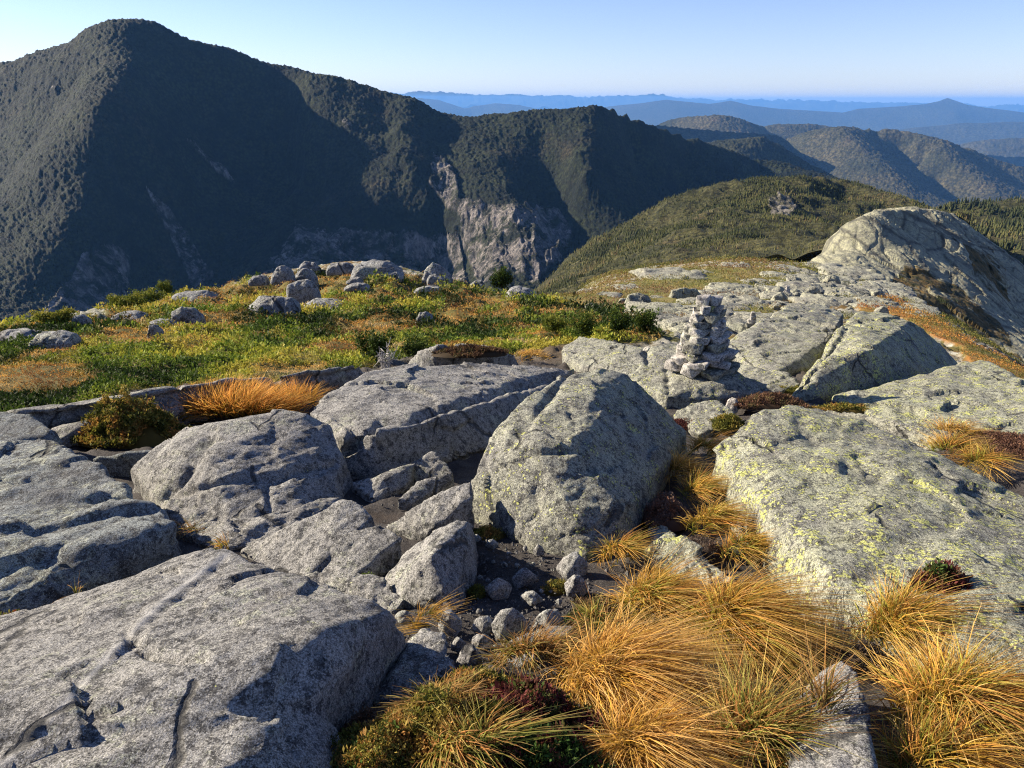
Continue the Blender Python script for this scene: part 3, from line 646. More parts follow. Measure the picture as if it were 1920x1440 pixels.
rock('rock_slab', 'wide pale boulder behind the cairn, left half of the split pair',
     [[(1352, 648, .12), (1400, 620, .32), (1440, 596, .46), (1475, 574, .58), (1530, 569, .58), (1582, 588, .48), (1560, 630, .32), (1520, 688, .0), (1450, 700, .0), (1390, 680, .0)]], 'rock_mid', .025, 3, .025, .35,
     cracks=[([(1400, 640), (1480, 610), (1570, 600)], 3, .02)])
rock('boulder', 'big pale boulder with a black shaded right face, right half of the split pair',
     [[(1476, 748, .0), (1530, 684, .28), (1578, 612, .58), (1606, 588, .66), (1655, 584, .68), (1704, 602, .66), (1738, 620, .52), (1800, 685, .04), (1768, 722, .0), (1690, 738, .0), (1640, 650, .47), (1602, 690, .22), (1566, 730, .01), (1530, 742, .0)]],
     'rock_lichen', .022, 2, .022, .3, cracks=[([(1588, 615), (1530, 690), (1490, 740)], 5, .05)])
rock('rock_slab', 'broad lichen-covered slab at the right edge below the split boulders',
     [[(1560, 742, .02), (1640, 728, .12), (1720, 712, .22), (1800, 682, .36), (1838, 674, .4), (1890, 698, .36), (1960, 730, .3), (2100, 790, .2), (2100, 860, .0), (1920, 815, .0), (1800, 808, .0), (1700, 805, .0), (1620, 770, .0)]],
     'rock_lichen', .025, 3, .025, .3, cracks=[([(1800, 690), (1850, 700)], 4, .02)])
rock('rock_slab', 'great lichen-spotted slab sloping across the right side of the foreground',
     [[(1325, 892, .1), (1342, 848, .26), (1390, 800, .36), (1430, 772, .4), (1480, 759, .4), (1540, 768, .37), (1620, 788, .33), (1700, 828, .27), (1780, 880, .2), (1860, 925, .14), (2000, 985, .05), (2300, 1100, .0),
       (2300, 1500, .0), (1960, 1330, .02), (1850, 1180, .06), (1700, 1170, .03), (1620, 1205, .0), (1570, 1215, .0), (1510, 1120, .0), (1470, 1020, .0), (1400, 945, .0), (1480, 960, .25), (1560, 1080, .2), (1660, 1050, .2)]],
     'rock_lichen', .017, 4, .022, .3, strata=((.5, -.6, .3), .5, .012), cracks=[([(1590, 875), (1650, 895)], 14, .035), ([(1500, 790), (1530, 830)], 14, .02), ([(1340, 900), (1420, 900)], 16, .02)])
rock('rock', 'smooth grey rock under the overhanging grass at the bottom right',
     [[(1540, 1260, .1), (1580, 1238, .16), (1612, 1262, .17), (1632, 1330, .16), (1646, 1450, .12), (1640, 1600, .1), (1480, 1600, .1), (1480, 1330, .1)]], 'rock_grey', .013, 4, .012, .15)
rock('rock', 'grey rock with rounded top edge between the left slabs',
     [[(448, 1030, .0), (520, 1000, .1), (600, 960, .2), (640, 938, .26), (668, 938, .26), (702, 968, .2), (690, 985, .12), (640, 1005, .1), (610, 1040, .07), (575, 1088, .0), (500, 1065, .0)]], 'rock_grey', .012, 4, .014, .15)
rock('rock', 'blocky grey rock beside the pyramid-shaped stone',
     [[(600, 1060, .04), (625, 1015, .13), (660, 990, .17), (722, 983, .18), (752, 1008, .14), (742, 1042, .06), (700, 1075, .0), (640, 1100, .0), (595, 1085, .0)]], 'rock_grey', .012, 3, .016, .14)
rock('rock', 'pyramid-shaped grey stone with one lit face and one shaded face above the gravel',
     [[(712, 1095, .0), (760, 1035, .1), (808, 1000, .2), (856, 974, .27), (878, 978, .26), (808, 1042, .22), (812, 1128, .04), (892, 1000, .02), (896, 1080, .0), (850, 1148, .0), (800, 1142, .0), (740, 1130, .0)]], 'rock_grey', .011, 2, .011, .12)
rock('rock', 'grey wedge of rock behind the pyramid-shaped stone',
     [[(716, 990, .0), (780, 950, .13), (850, 912, .25), (884, 900, .27), (886, 930, .22), (865, 970, .1), (800, 1000, .03)]], 'rock_grey', .012, 3, .016, .14)
rock('stone', 'small pointed stone wedged in the dark gap under the long centre slab',
     [[(752, 880, .05), (790, 858, .14), (812, 844, .17), (842, 870, .1), (850, 888, .05), (800, 900, .0), (760, 898, .0)]], 'rock_grey', .013, 2, .012, .12)
rock('stone', 'flat pale stone leaning in the dark gap under the long centre slab',
     [[(744, 935, .04), (780, 902, .1), (842, 884, .13), (852, 900, .08), (830, 918, .02), (775, 945, .0)]], 'rock_grey', .013, 2, .01, .12)
rock('rock', 'small lichen-covered rock between the grass tussocks',
     [[(1205, 1030, .02), (1235, 1005, .1), (1285, 1002, .12), (1318, 1022, .1), (1325, 1050, .04), (1270, 1070, .0), (1220, 1060, .0)]], 'rock_lichen', .012, 4, .01, .12)
rock('rock', 'brown crumbly rock below the shaded end of the bottom left slab',
     [[(690, 1310, .0), (740, 1265, .06), (790, 1180, .07), (830, 1185, .08), (850, 1240, .07), (845, 1290, .02), (780, 1320, .01)]], 'rock_grey', .01, 2, .022, .08)
rock('rock', 'pale flat rock half buried under brown grass at the bottom centre',
     [[(920, 1240, .01), (960, 1195, .05), (1030, 1170, .06), (1075, 1172, .05), (1060, 1205, .02), (980, 1250, .0)]], 'rock_grey', .01, 3, .008, .1)
rock('rock', 'low rubbly rock between the centre boulder and the lichen slab',
     [[(1262, 775, .04), (1300, 752, .12), (1350, 752, .13), (1378, 770, .1), (1372, 800, .02), (1310, 815, .0)]], 'rock_mid', .018, 2, .025, .12)
rock('rock', 'flat rock at the end of the soil path beside the mossy patch',
     [[(1370, 680, .05), (1420, 690, .1), (1480, 700, .08), (1500, 720, .04), (1450, 740, .0), (1400, 720, .02)]], 'rock_mid', .02, 2, .025, .15)
rock('rock', 'small dark rock at the foot of the black shaded boulder',
     [[(1570, 740, .02), (1610, 728, .1), (1660, 735, .08), (1640, 755, .0), (1590, 760, .0)]], 'rock_mid', .02, 2, .02, .12)

rock('rock', 'dark low bedrock below the angular grey boulder',
     [[(330, 990, .02), (440, 975, .06), (560, 960, .07), (640, 930, .06), (660, 950, .0), (600, 985, .0), (520, 1015, .0), (400, 1030, .0)]], 'rock_grey', .012, 2, .022, .14)
rock('rock', 'rough low bedrock between the blocky rock and the bottom left slab',
     [[(560, 1080, .03), (640, 1075, .08), (720, 1080, .07), (760, 1120, .04), (740, 1150, .0), (640, 1120, .0), (580, 1100, .0)]], 'rock_grey', .010, 2, .02, .12)
rock('rock', 'low grey rock at the back of the dark gap under the long centre slab',
     [[(660, 905, .05), (720, 890, .1), (780, 868, .1), (760, 910, .03), (700, 935, .0)]], 'rock_grey', .012, 2, .02, .14)
rock('rock', 'narrow strip of bedrock in front of the red soil bank',
     [[(1215, 985, .03), (1250, 990, .05), (1320, 1065, .05), (1380, 1085, .03), (1340, 1100, .0), (1240, 1070, .0)]], 'rock_mid', .010, 2, .018, .12)
rock('rock', 'low bedrock rib between the lichen slab and the broad slab behind it',
     [[(1540, 765, .06), (1620, 775, .1), (1720, 800, .1), (1800, 815, .06), (1760, 835, .0), (1650, 800, .0)]], 'rock_mid', .02, 3, .025, .2)
rock('rock', 'low bedrock below the rounded mossy boulder left of the centre boulder',
     [[(960, 740, .03), (1010, 715, .12), (1080, 690, .14), (1060, 700, .1), (1000, 745, .0)]], 'rock_mid', .02, 3, .02, .2)

# stones lying in the gravel patch
def stone(px, py, wpx, hpx, label, mat='pebble', name='stone', sx=1.0, ang=None, vox=None, amp=None, h=0.0, depth=1.0):
    """one lump centred over its contact at (px, py), wpx wide and hpx high as seen"""
    _n[0] += 1; r = np.random.default_rng(_n[0] * 31)
    c = up(px, py, h); k = (c[1] * cp + (CAMZ - c[2]) * sp) / F
    W = wpx * k / 2; D = W * depth * r.uniform(.75, 1.0); H = hpx * k * .95
    pts = []
    for i in range(14):
        t = r.uniform(0, 2 * math.pi); f = r.uniform(.7, 1.0); zz = r.choice([0.02, .35, .7, 1.0]); q = (1.0 if zz < .5 else .86 if zz < .9 else .55)
        pts.append((c[0] + W * f * q * math.cos(t), c[1] + D * (1 - .0) * f * q * math.sin(t), c[2] + H * zz * r.uniform(.85, 1.0)))
    for sgn in (-1, 1): pts.append((c[0] + sgn * W, c[1] + r.uniform(-.3, .3) * D, c[2] + H * r.uniform(.2, .5)))
    pts.append((c[0] + r.uniform(-.3, .3) * W, c[1], c[2] + H))
    v = vox or max(W / 11, .004)
    me = rough(remesh(hull_mesh([pts], H * .25), v, 2), amp or W * .06, W * .8, seed=_n[0])
    return tag(recentre(link(name, me, M[mat])), label, 'stone')
for a in [(935, 1112, 52, 36, 'squarish grey stone in the middle of the gravel patch'), (985, 1090, 52, 32, 'rusty mottled stone upper right in the gravel patch'), (958, 1188, 74, 62, 'largest grey stone at the lower end of the gravel patch'),
          (1030, 1176, 56, 44, 'rounded pale stone right of the largest gravel stone'), (996, 1128, 44, 24, 'low flat stone between the squarish and the rounded stones'), (908, 1180, 46, 32, 'dark stone left of the largest gravel stone'),
          (880, 1254, 50, 54, 'upright egg-shaped stone at the bottom of the gravel patch'), (903, 1206, 40, 22, 'thin grey stone just above the egg-shaped stone'), (1080, 1115, 44, 48, 'tan grey stone beside the grass right of the gravel'),
          (1072, 1072, 62, 40, 'flat grey stone at the foot of the pointed centre boulder'), (1010, 1038, 22, 22, 'small bone-white pebble at the foot of the centre boulder'), (922, 1025, 26, 17, 'small grey pebble at the upper end of the gravel'),
          (845, 1178, 46, 40, 'dark jagged stone left of the gravel patch'), (758, 1164, 36, 24, 'small pale stone beside the wispy tuft'), (946, 1062, 14, 12, 'tiny dark pebble above the squarish stone'),
          (893, 1012, 22, 12, 'flat sliver of stone beside the pyramid-shaped stone'), (1005, 1180, 18, 18, 'small stone wedged beside the rounded pale stone'), (860, 1215, 30, 26, 'dark stone above left of the egg-shaped stone')]:
    stone(*a)
for i, (px, py, w_, h_) in enumerate([(940, 1165, 14, 9), (955, 1040, 12, 8), (970, 1062, 12, 8), (1030, 1095, 14, 9), (915, 1090, 12, 8), (1048, 1130, 14, 9), (898, 1148, 12, 10), (925, 1055, 9, 7), (1000, 1060, 10, 7), (985, 1030, 11, 8), (900, 1085, 12, 9), (1060, 1050, 12, 9),
                                      (1015, 1110, 10, 7), (960, 1225, 12, 9), (930, 1215, 14, 9), (1200, 785, 14, 9), (1230, 800, 12, 8), (1215, 770, 12, 8), (1245, 780, 10, 7)]):
    o = stone(px, py, w_, h_, 'tiny grey pebble lying on the dark gravel', vox=.003); o['category'] = 'pebble'; o['group'] = 'tiny pebbles on the gravel'
o = stone(1372, 768, 26, 26, 'pale pointed stone beside the reddish mat below the cairn', 'cairn_stone')
o = stone(1215, 662, 0.1 + 22, 14, 'tan chip of stone on the slab left of the cairn', 'cairn_stone', h=.2)

# ---- the cairns
def cairn(label, rows, base, sc, n0):
    """a tapering dry stack; rows: (height, [(dx, dy, width, height of the stone)]) in pixels of the photograph about the base"""
    root = bpy.data.objects.new('cairn', None); COL.objects.link(root); root.location = base; tag(root, label, 'cairn')
    j = 0
    for z0, ss in rows:
        for dx, dy, w_, h_ in ss:
            r = np.random.default_rng(900 + n0 + j); j += 1; W = w_ * sc * .58; H = h_ * sc * 1.04; D = W * r.uniform(.7, .9); pts = []
            for i in range(13):
                t = 2 * math.pi * (i + r.uniform(-.45, .45)) / 6.5; zz = (0.04 if i % 2 else .96) + r.uniform(-.12, .12); f = r.uniform(.74, 1.04)
                pts.append((W * f * math.cos(t), D * f * math.sin(t), H * zz))
            q = Matrix.Rotation(r.uniform(-.16, .16), 4, 'Y') @ Matrix.Rotation(r.uniform(-.12, .12), 4, 'X')
            pts = [q @ Vector(p_) + Vector((dx * sc, dy * sc, z0 * sc)) for p_ in pts]
            me = rough(remesh(hull_mesh([pts], .0005), W / 15, 3), W * .02, W * .8, seed=n0 + j, facets=0)
            link('stone', me, M['cairn_stone' if r.uniform() < .7 else 'rock_mid'], root)
    return root
b = up(1318, 692, .27); k = (b[1] * cp + (CAMZ - b[2]) * sp) / F
rc = np.random.default_rng(21); rows = []; z = -6.0
for rad, n_, hh in ((72, 6, 27), (70, 6, 20), (66, 6, 20), (60, 5, 24), (54, 5, 18), (49, 5, 21), (45, 4, 18), (41, 4, 20), (36, 3, 18)):
    a0 = rc.uniform(0, 6.28)
    rows.append((z, [(rad * .56 * math.cos(a0 + 6.283 * q / n_) + rc.normal(0, 2), rad * .5 * math.sin(a0 + 6.283 * q / n_), rc.uniform(.7, 1.1) * rad * .80, hh * .78 * rc.uniform(.85, 1.2)) for q in range(n_)] + [(0, 0, rad * .85, hh * .75)])); z += hh * .73
rows.append((z, [(-10, 0, 30, 20), (11, 2, 28, 17)]))
cairn('tall cairn of stacked grey stones standing on the long rounded slab', rows, b, k * .94, 0)
b = up(1408, 614, .12); k = (b[1] * cp + (CAMZ - b[2]) * sp) / F
cairn('tiny distant cairn seen just right of the tall one', [(0, [(-4, 0, 16, 9), (5, 0, 14, 9)]), (8, [(0, 0, 17, 8)]), (15, [(1, 0, 13, 8)]), (22, [(0, 0, 9, 8)])], b, k, 60)
b = up(1474, 556, .0); k = (b[1] * cp + (CAMZ - b[2]) * sp) / F
cairn('tiny far cairn above the split boulders', [(0, [(-3, 0, 14, 8), (4, 0, 11, 8)]), (7, [(0, 0, 13, 7)]), (13, [(0, 0, 9, 8)])], b, k, 80)

# ---- boulders on the green hummock
def boulder(px, py, pts, label, mat='rock_hump', vox=None, drop=.5, sm=3, depth=.8, name='boulder', cat='boulder', group=None, h=0.0, rot=0.0):
    """pts: outline offsets in pixels about the contact (px, py); depth = how far it reaches back, as a share of its width"""
    _n[0] += 1
    c = up(px, py, h); k = (c[1] * cp + (CAMZ - c[2]) * sp) / F
    xs = [p[0] for p in pts]; W = (max(xs) - min(xs)) * k; r = np.random.default_rng(_n[0]); g = []
    zmax = max(p[1] for p in pts)
    for dx, dz in pts:
        f = 1 - .35 * dz / (zmax + 1e-6)
        g.append((c[0] + dx * k, c[1] + .12 * W * r.uniform(-1, 1), c[2] + dz * k))
        g.append((c[0] + dx * k * .85, c[1] - .30 * depth * W * f * r.uniform(.7, 1.1), c[2] + dz * k * .72 - .02 * W)); g.append((c[0] + dx * k * .85, c[1] + .5 * depth * W * f, c[2] + dz * k * .85))
    if rot: g = [(c[0] + (q[0] - c[0]) * math.cos(rot) - (q[1] - c[1]) * math.sin(rot), c[1] + (q[0] - c[0]) * math.sin(rot) + (q[1] - c[1]) * math.cos(rot), q[2]) for q in g]
    me = rough(remesh(hull_mesh([g], drop * zmax * k), vox or W / 34, sm), W * .018, W * .3, seed=_n[0], facets=.13)
    return tag(recentre(link(name, me, M[mat])), label, cat, group)
HB = [(530, 528, [(-22, 0), (-18, 14), (-8, 28), (6, 31), (18, 24), (24, 0)], 'pale egg-shaped boulder at the left of the hummock cluster'), (577, 506, [(-20, 0), (-14, 10), (-4, 16), (14, 14), (24, 0)], 'low boulder at the back of the hummock cluster'),
      (572, 529, [(-24, 0), (-16, 16), (-2, 27), (14, 24), (24, 8), (24, 0)], 'round boulder in the middle of the hummock cluster'), (569, 562, [(-32, 12), (-26, 30), (-10, 36), (10, 40), (24, 32), (32, 0), (-10, 0)], 'large flat-topped boulder at the front of the hummock cluster'),
      (515, 588, [(-48, 14), (-30, 30), (0, 32), (34, 30), (48, 12), (40, 0), (-20, 0)], 'long low dark boulder in front of the hummock cluster'), (352, 604, [(-30, 0), (-26, 20), (-8, 30), (14, 26), (28, 10), (26, 0)], 'grey streaked boulder alone on the left of the hummock'),
      (485, 528, [(-20, 0), (-10, 10), (4, 13), (16, 8), (18, 0)], 'small low boulder left of the egg-shaped boulder'), (640, 506, [(-30, 0), (-20, 12), (10, 14), (22, 8), (24, 0)], 'flat boulder on the hummock crest right of the cluster'),
      (708, 514, [(-50, 0), (-40, 18), (-10, 26), (20, 22), (44, 8), (48, 0)], 'wide smooth rock slab on the hummock crest'), (735, 520, [(-24, 0), (-12, 10), (10, 11), (22, 4), (22, 0)], 'low dark rock at the right end of the crest slab'),
      (820, 525, [(-30, 0), (-22, 20), (-8, 33), (8, 28), (28, 6), (30, 0)], 'wedge-shaped pale boulder alone on the hummock crest'), (818, 528, [(-18, 0), (-14, 12), (0, 15), (16, 6), (18, 0)], 'small rock leaning against the wedge-shaped boulder'),
      (980, 556, [(-32, 0), (-26, 16), (-6, 20), (16, 12), (32, 0)], 'low grey rock at the right end of the hummock'), (895, 534, [(-14, 0), (-4, 8), (8, 8), (14, 0)], 'tiny rock on the hummock edge between two boulders'), (100, 642, [(-42, 0), (-30, 16), (10, 20), (38, 12), (44, 0)], 'flat pale slab in the mat near the left edge'),
      (152, 606, [(-16, 0), (-12, 14), (4, 18), (16, 8), (16, 0)], 'small grey boulder near the left end of the hummock skyline'), (290, 625, [(-14, 0), (-8, 16), (6, 17), (14, 6), (14, 0)], 'little pale rock standing in the green mat'), (30, 632, [(-50, 0), (-30, 12), (20, 12), (44, 0)], 'low flat slab at the far left hummock edge'),
      (240, 594, [(-32, 0), (-16, 8), (16, 9), (32, 0)], 'low pale rock strip on the hummock skyline'), (600, 572, [(-30, 0), (-10, 10), (24, 8), (50, 0)], 'low shadowed rock right of the front boulder'), (668, 540, [(-24, 0), (-8, 9), (18, 8), (26, 0)], 'half buried rock below the crest slab'),
      (800, 545, [(-26, 0), (-6, 8), (24, 6), (28, 0)], 'low grey rock in the mat below the wedge-shaped boulder'), (795, 600, [(-16, 0), (-8, 14), (6, 16), (18, 8), (20, 0)], 'small pale rock in the middle of the green mat'), (360, 558, [(-40, 0), (-20, 9), (20, 10), (44, 0)], 'thin pale rock strip on the skyline left of the cluster'),
      (300, 608, [(-26, 0), (-8, 9), (16, 8), (26, 0)], 'low rock left of the grey streaked boulder'), (665, 528, [(-16, 0), (-4, 8), (10, 9), (16, 0)], 'little grey rock before the crest slab')]
for a in HB: boulder(*a[:3], a[3])
# ---- rocks and slabs down the ridge on the right
MB_ = [(1196, 578, [(-26, 10), (-20, 26), (0, 30), (20, 24), (26, 6), (14, 0), (-14, 0)], 'squarish pale boulder on the mossy slope left of the cairn top'), (1172, 570, [(-14, 0), (-10, 10), (6, 12), (12, 0)], 'small rock beside the squarish pale boulder'),
       (1272, 562, [(-18, 4), (-14, 18), (10, 24), (22, 18), (20, 0), (-8, 0)], 'leaning slab-shaped rock above left of the cairn top'), (1300, 560, [(-14, 0), (-12, 18), (4, 20), (14, 8), (16, 0)], 'dark cracked rock just above the cairn top')]
for a in MB_: boulder(*a[:3], a[3], mat='rock_far')
SL = [(1265, 520, 130, 22), (1370, 548, 78, 24), (1320, 512, 40, 10), (1230, 588, 120, 28), (1400, 575, 110, 22), (1455, 520, 60, 14), (1500, 525, 70, 16), (1560, 528, 90, 16), (1600, 515, 110, 18), (1500, 545, 90, 18), (1580, 548, 110, 20), (1650, 545, 90, 16),
      (1430, 600, 80, 14), (1350, 610, 90, 20), (1340, 585, 70, 14), (1460, 560, 70, 14), (1640, 570, 80, 16), (1545, 505, 80, 16), (1470, 505, 60, 10), (1620, 530, 60, 12), (1700, 565, 70, 12), (1140, 555, 50, 8), (1100, 548, 40, 8), (1180, 540, 50, 8), (1420, 530, 50, 10),
      (1540, 570, 90, 20), (1600, 590, 50, 10), (1500, 580, 60, 14), (1680, 540, 60, 12), (1660, 600, 40, 10), (1380, 500, 60, 8), (1440, 545, 44, 10), (1530, 590, 50, 14), (1290, 585, 60, 12), (1410, 560, 30, 8), (1230, 560, 30, 8), (1590, 570, 60, 14), (1720, 590, 40, 8), (1255, 600, 60, 10), (1110, 575, 30, 8)]
rs = np.random.default_rng(77); n0 = len(SL)
while len(SL) < n0 + 70:
    px, py = rs.uniform(1250, 1740), rs.uniform(497, 640)
    if inpoly([(1340, 545), (1430, 505), (1560, 496), (1700, 545), (1740, 600), (1700, 590), (1620, 575), (1470, 566), (1400, 610), (1340, 640), (1260, 610)], np.array([px]), np.array([py]))[0]:
        w_ = rs.uniform(35, 85) * (py - 440) / 110; SL.append((px, py, w_, w_ * rs.uniform(.16, .26)))
for i, (px, py, w_, h_) in enumerate(SL):
    r = np.random.default_rng(500 + i); w2 = w_ / 2
    pts = [(-w2, 0), (-w2 * r.uniform(.6, .95), h_ * r.uniform(.5, .9)), (-w2 * r.uniform(.1, .5), h_ * r.uniform(.8, 1)), (w2 * r.uniform(.2, .6), h_ * r.uniform(.7, 1)), (w2 * r.uniform(.7, .95), h_ * .4), (w2, 0)]
    lab = {0: 'widest pale slab on the mossy slope at the back of the ridge', 1: 'pale domed slab on the slope above the tiny cairn', 3: 'long sloping slab just left of the cairn'}.get(i, 'pale flat slab lying among others on the ridge beyond the cairn')
    boulder(px, py, [(a, b * .5) for a, b in pts], lab, mat='rock_far', name='rock_slab', cat='rock slab', depth=1.25, sm=1, group=None if i in (0, 1, 3) else 'pale slabs scattered along the ridge', rot=r.uniform(-.5, .5))
# loose stones on the ridge
for i in range(46):
    r = np.random.default_rng(700 + i); px = r.uniform(1330, 1680); py = r.uniform(520, 640)
    w_ = r.uniform(10, 26) * (py - 420) / 170
    if 1380 < px and py > 600: py = r.uniform(525, 590)
    boulder(px, py, [(-w_ / 2, 0), (-w_ * .4, w_ * .35), (0, w_ * r.uniform(.4, .6)), (w_ * .35, w_ * .35), (w_ / 2, 0)], 'small loose grey stone lying among the ridge slabs', mat='rock_far', name='stone', cat='stone', vox=None, sm=1, group='loose stones along the ridge')

# ------------------------------------------------------------------ plants
def unit(a): return a / (np.linalg.norm(a, axis=-1, keepdims=True) + 1e-9)
def blades(root, d0, bend, L, W, c0, c1, c2, K=5, r=rng):
    """curved tapering grass blades; every argument has one row per blade"""
    n = len(root); t = np.linspace(0, 1, K)[None, :, None]
    P = root[:, None] + L[:, None, None] * (d0[:, None] * t + bend[:, None] * t * t)
    tan = unit(d0[:, None] + 2 * bend[:, None] * t); side = unit(np.cross(tan, unit(r.normal(size=(n, 1, 3)))))
    w_ = (W[:, None, None] * (1 - t ** 1.6 * .85)) / 2
    V = np.stack([P - side * w_, P + side * w_], 2).reshape(n, K * 2, 3)
    tt = t[0, :, 0][None, :, None]
    C = np.where(tt < .55, c0[:, None] + (c1 - c0)[:, None] * (tt / .55), c1[:, None] + (c2 - c1)[:, None] * ((tt - .55) / .45))
    C = np.repeat(C, 2, axis=1)
    q = np.array([[2 * k, 2 * k + 1, 2 * k + 3, 2 * k + 2] for k in range(K - 1)])
    Fq = (np.arange(n)[:, None, None] * K * 2 + q[None]).reshape(-1, 4)
    return V.reshape(-1, 3), Fq, C.reshape(-1, 3)
PAL = {'gold': [((.07, .075, .012), (.34, .19, .025), (.60, .38, .11)), ((.09, .125, .015), (.44, .24, .035), (.66, .48, .20)), ((.06, .09, .012), (.26, .24, .035), (.50, .36, .10)), ((.13, .07, .02), (.42, .19, .04), (.55, .33, .11))],
       'straw': [((.10, .075, .015), (.48, .25, .04), (.72, .53, .23)), ((.06, .085, .012), (.38, .22, .03), (.64, .41, .12)), ((.12, .07, .02), (.46, .24, .06), (.58, .40, .17))],
       'orange': [((.10, .055, .012), (.40, .17, .03), (.52, .26, .07)), ((.08, .06, .01), (.34, .16, .025), (.50, .28, .08)), ((.07, .08, .012), (.26, .17, .025), (.44, .25, .07))],
       'green': [((.05, .075, .012), (.17, .18, .03), (.36, .30, .09)), ((.08, .09, .015), (.30, .22, .045), (.52, .38, .14)), ((.12, .06, .02), (.34, .15, .04), (.46, .25, .09))],
       'brown': [((.07, .05, .02), (.24, .14, .045), (.42, .27, .12)), ((.09, .05, .02), (.30, .15, .04), (.46, .26, .09)), ((.05, .06, .015), (.17, .15, .03), (.34, .27, .10))]}
def tuft(px, py, rx, ry, L, n, label, pal='gold', lean=(.75, -.12), spread=.75, h=.02, wd=.0031, name='grass_tussock', cat='grass tussock', mound_h=.09, grav=.30, group=None, clump=.33, gain=1.0):
    """rx, ry: half size of the rooted patch in metres (across, away)"""
    _n[0] += 1; r = np.random.default_rng(_n[0] * 7 + 1); n = int(n * .68); wd = wd * 1.18
    c = up(px, py, h); a = r.uniform(0, 2 * math.pi, n); q = np.sqrt(r.uniform(0, 1, n))
    ox, oy = q * np.cos(a), q * np.sin(a)
    # blades gather in little clumps
    k = max(6, n // 38); ca = r.uniform(0, 2 * math.pi, k); cq = np.sqrt(r.uniform(0, 1, k)); cx, cy = cq * np.cos(ca), cq * np.sin(ca); which = r.integers(0, k, n)
    ox = .35 * ox + .75 * cx[which] + r.normal(0, .05, n); oy = .35 * oy + .75 * cy[which] + r.normal(0, .05, n)
    qq = np.clip(np.hypot(ox, oy), 0, 1.2)
    x = c[0] + ox * rx; y = c[1] + oy * ry
    z = np.minimum(base_h(x, y) + h, c[2] + .15) - .03 + mound_h * (1 - qq ** 2)
    root = np.stack([x, y, z], 1)
    cl_dir = r.normal(0, clump, (k, 2))[which]
    d0 = unit(np.stack([ox * spread + r.normal(0, .22, n) + cl_dir[:, 0] + lean[0] * .15, oy * spread + r.normal(0, .22, n) + cl_dir[:, 1] + lean[1] * .25, np.full(n, 1.0)], 1))
    bend = np.stack([lean[0] * r.uniform(.4, 1.1, n) + cl_dir[:, 0] * .9 + ox * .3, lean[1] * r.uniform(.4, 1.1, n) + cl_dir[:, 1] * .9 + oy * .45, -grav * r.uniform(.5, 1.7, n) - .25 * qq], 1)
    Ls = L * r.uniform(.45, 1.1, n) * (1 - .25 * qq); W = wd * r.uniform(.6, 1.25, n)
    P = np.array(PAL[pal]); pick = (which * 7 + r.integers(0, 2, n)) % len(P); v = gain * r.uniform(.65, 1.75, (n, 1))
    cc = P[pick] * v[:, :, None]
    V, Fq, C = blades(root, d0, bend, Ls, W, cc[:, 0], cc[:, 1], cc[:, 2], r=r)
    me = new_mesh(name, V, Fq); set_col(me, 'col', C)
    o = link(name, me, M['grass']); return tag(recentre(o), label, cat, group)
def sprig_geo(P, size, C, k, r, upw=.6, wide=.38, jit=.35):
    """k little pointed leaves round every point"""
    n = len(P); d = r.normal(size=(n, k, 3)); d[..., 2] = np.abs(d[..., 2]) * .8 + upw; d = unit(d)
    s = size[:, None, None] * r.uniform(.5, 1.2, (n, k, 1)); side = unit(np.cross(d, r.normal(size=(n, k, 3)))) * s * wide * .5
    b = P[:, None] + r.normal(0, .35, (n, k, 3)) * size[:, None, None]
    V = np.stack([b, b + d * s * .55 - side, b + d * s, b + d * s * .55 + side], 2).reshape(-1, 3)
    Fq = np.arange(n * k * 4).reshape(-1, 4); c = C[:, None] * r.uniform(1 - jit, 1 + jit, (n, k, 1))
    return V, Fq, np.repeat(c.reshape(-1, 3), 4, axis=0)
def surf(x, y, veg=None):
    P = np.stack([x, y, base_h(x, y)], 1)
    g, m, o = ground_masks(P); P[:, 2] += mound(P, g); return P, g, m, o
def mixcol(v, stops):
    v = np.clip(v, 0, 1); xs = [s[0] for s in stops]; return np.stack([np.interp(v, xs, [s[1][k] for s in stops]) for k in range(3)], 1)
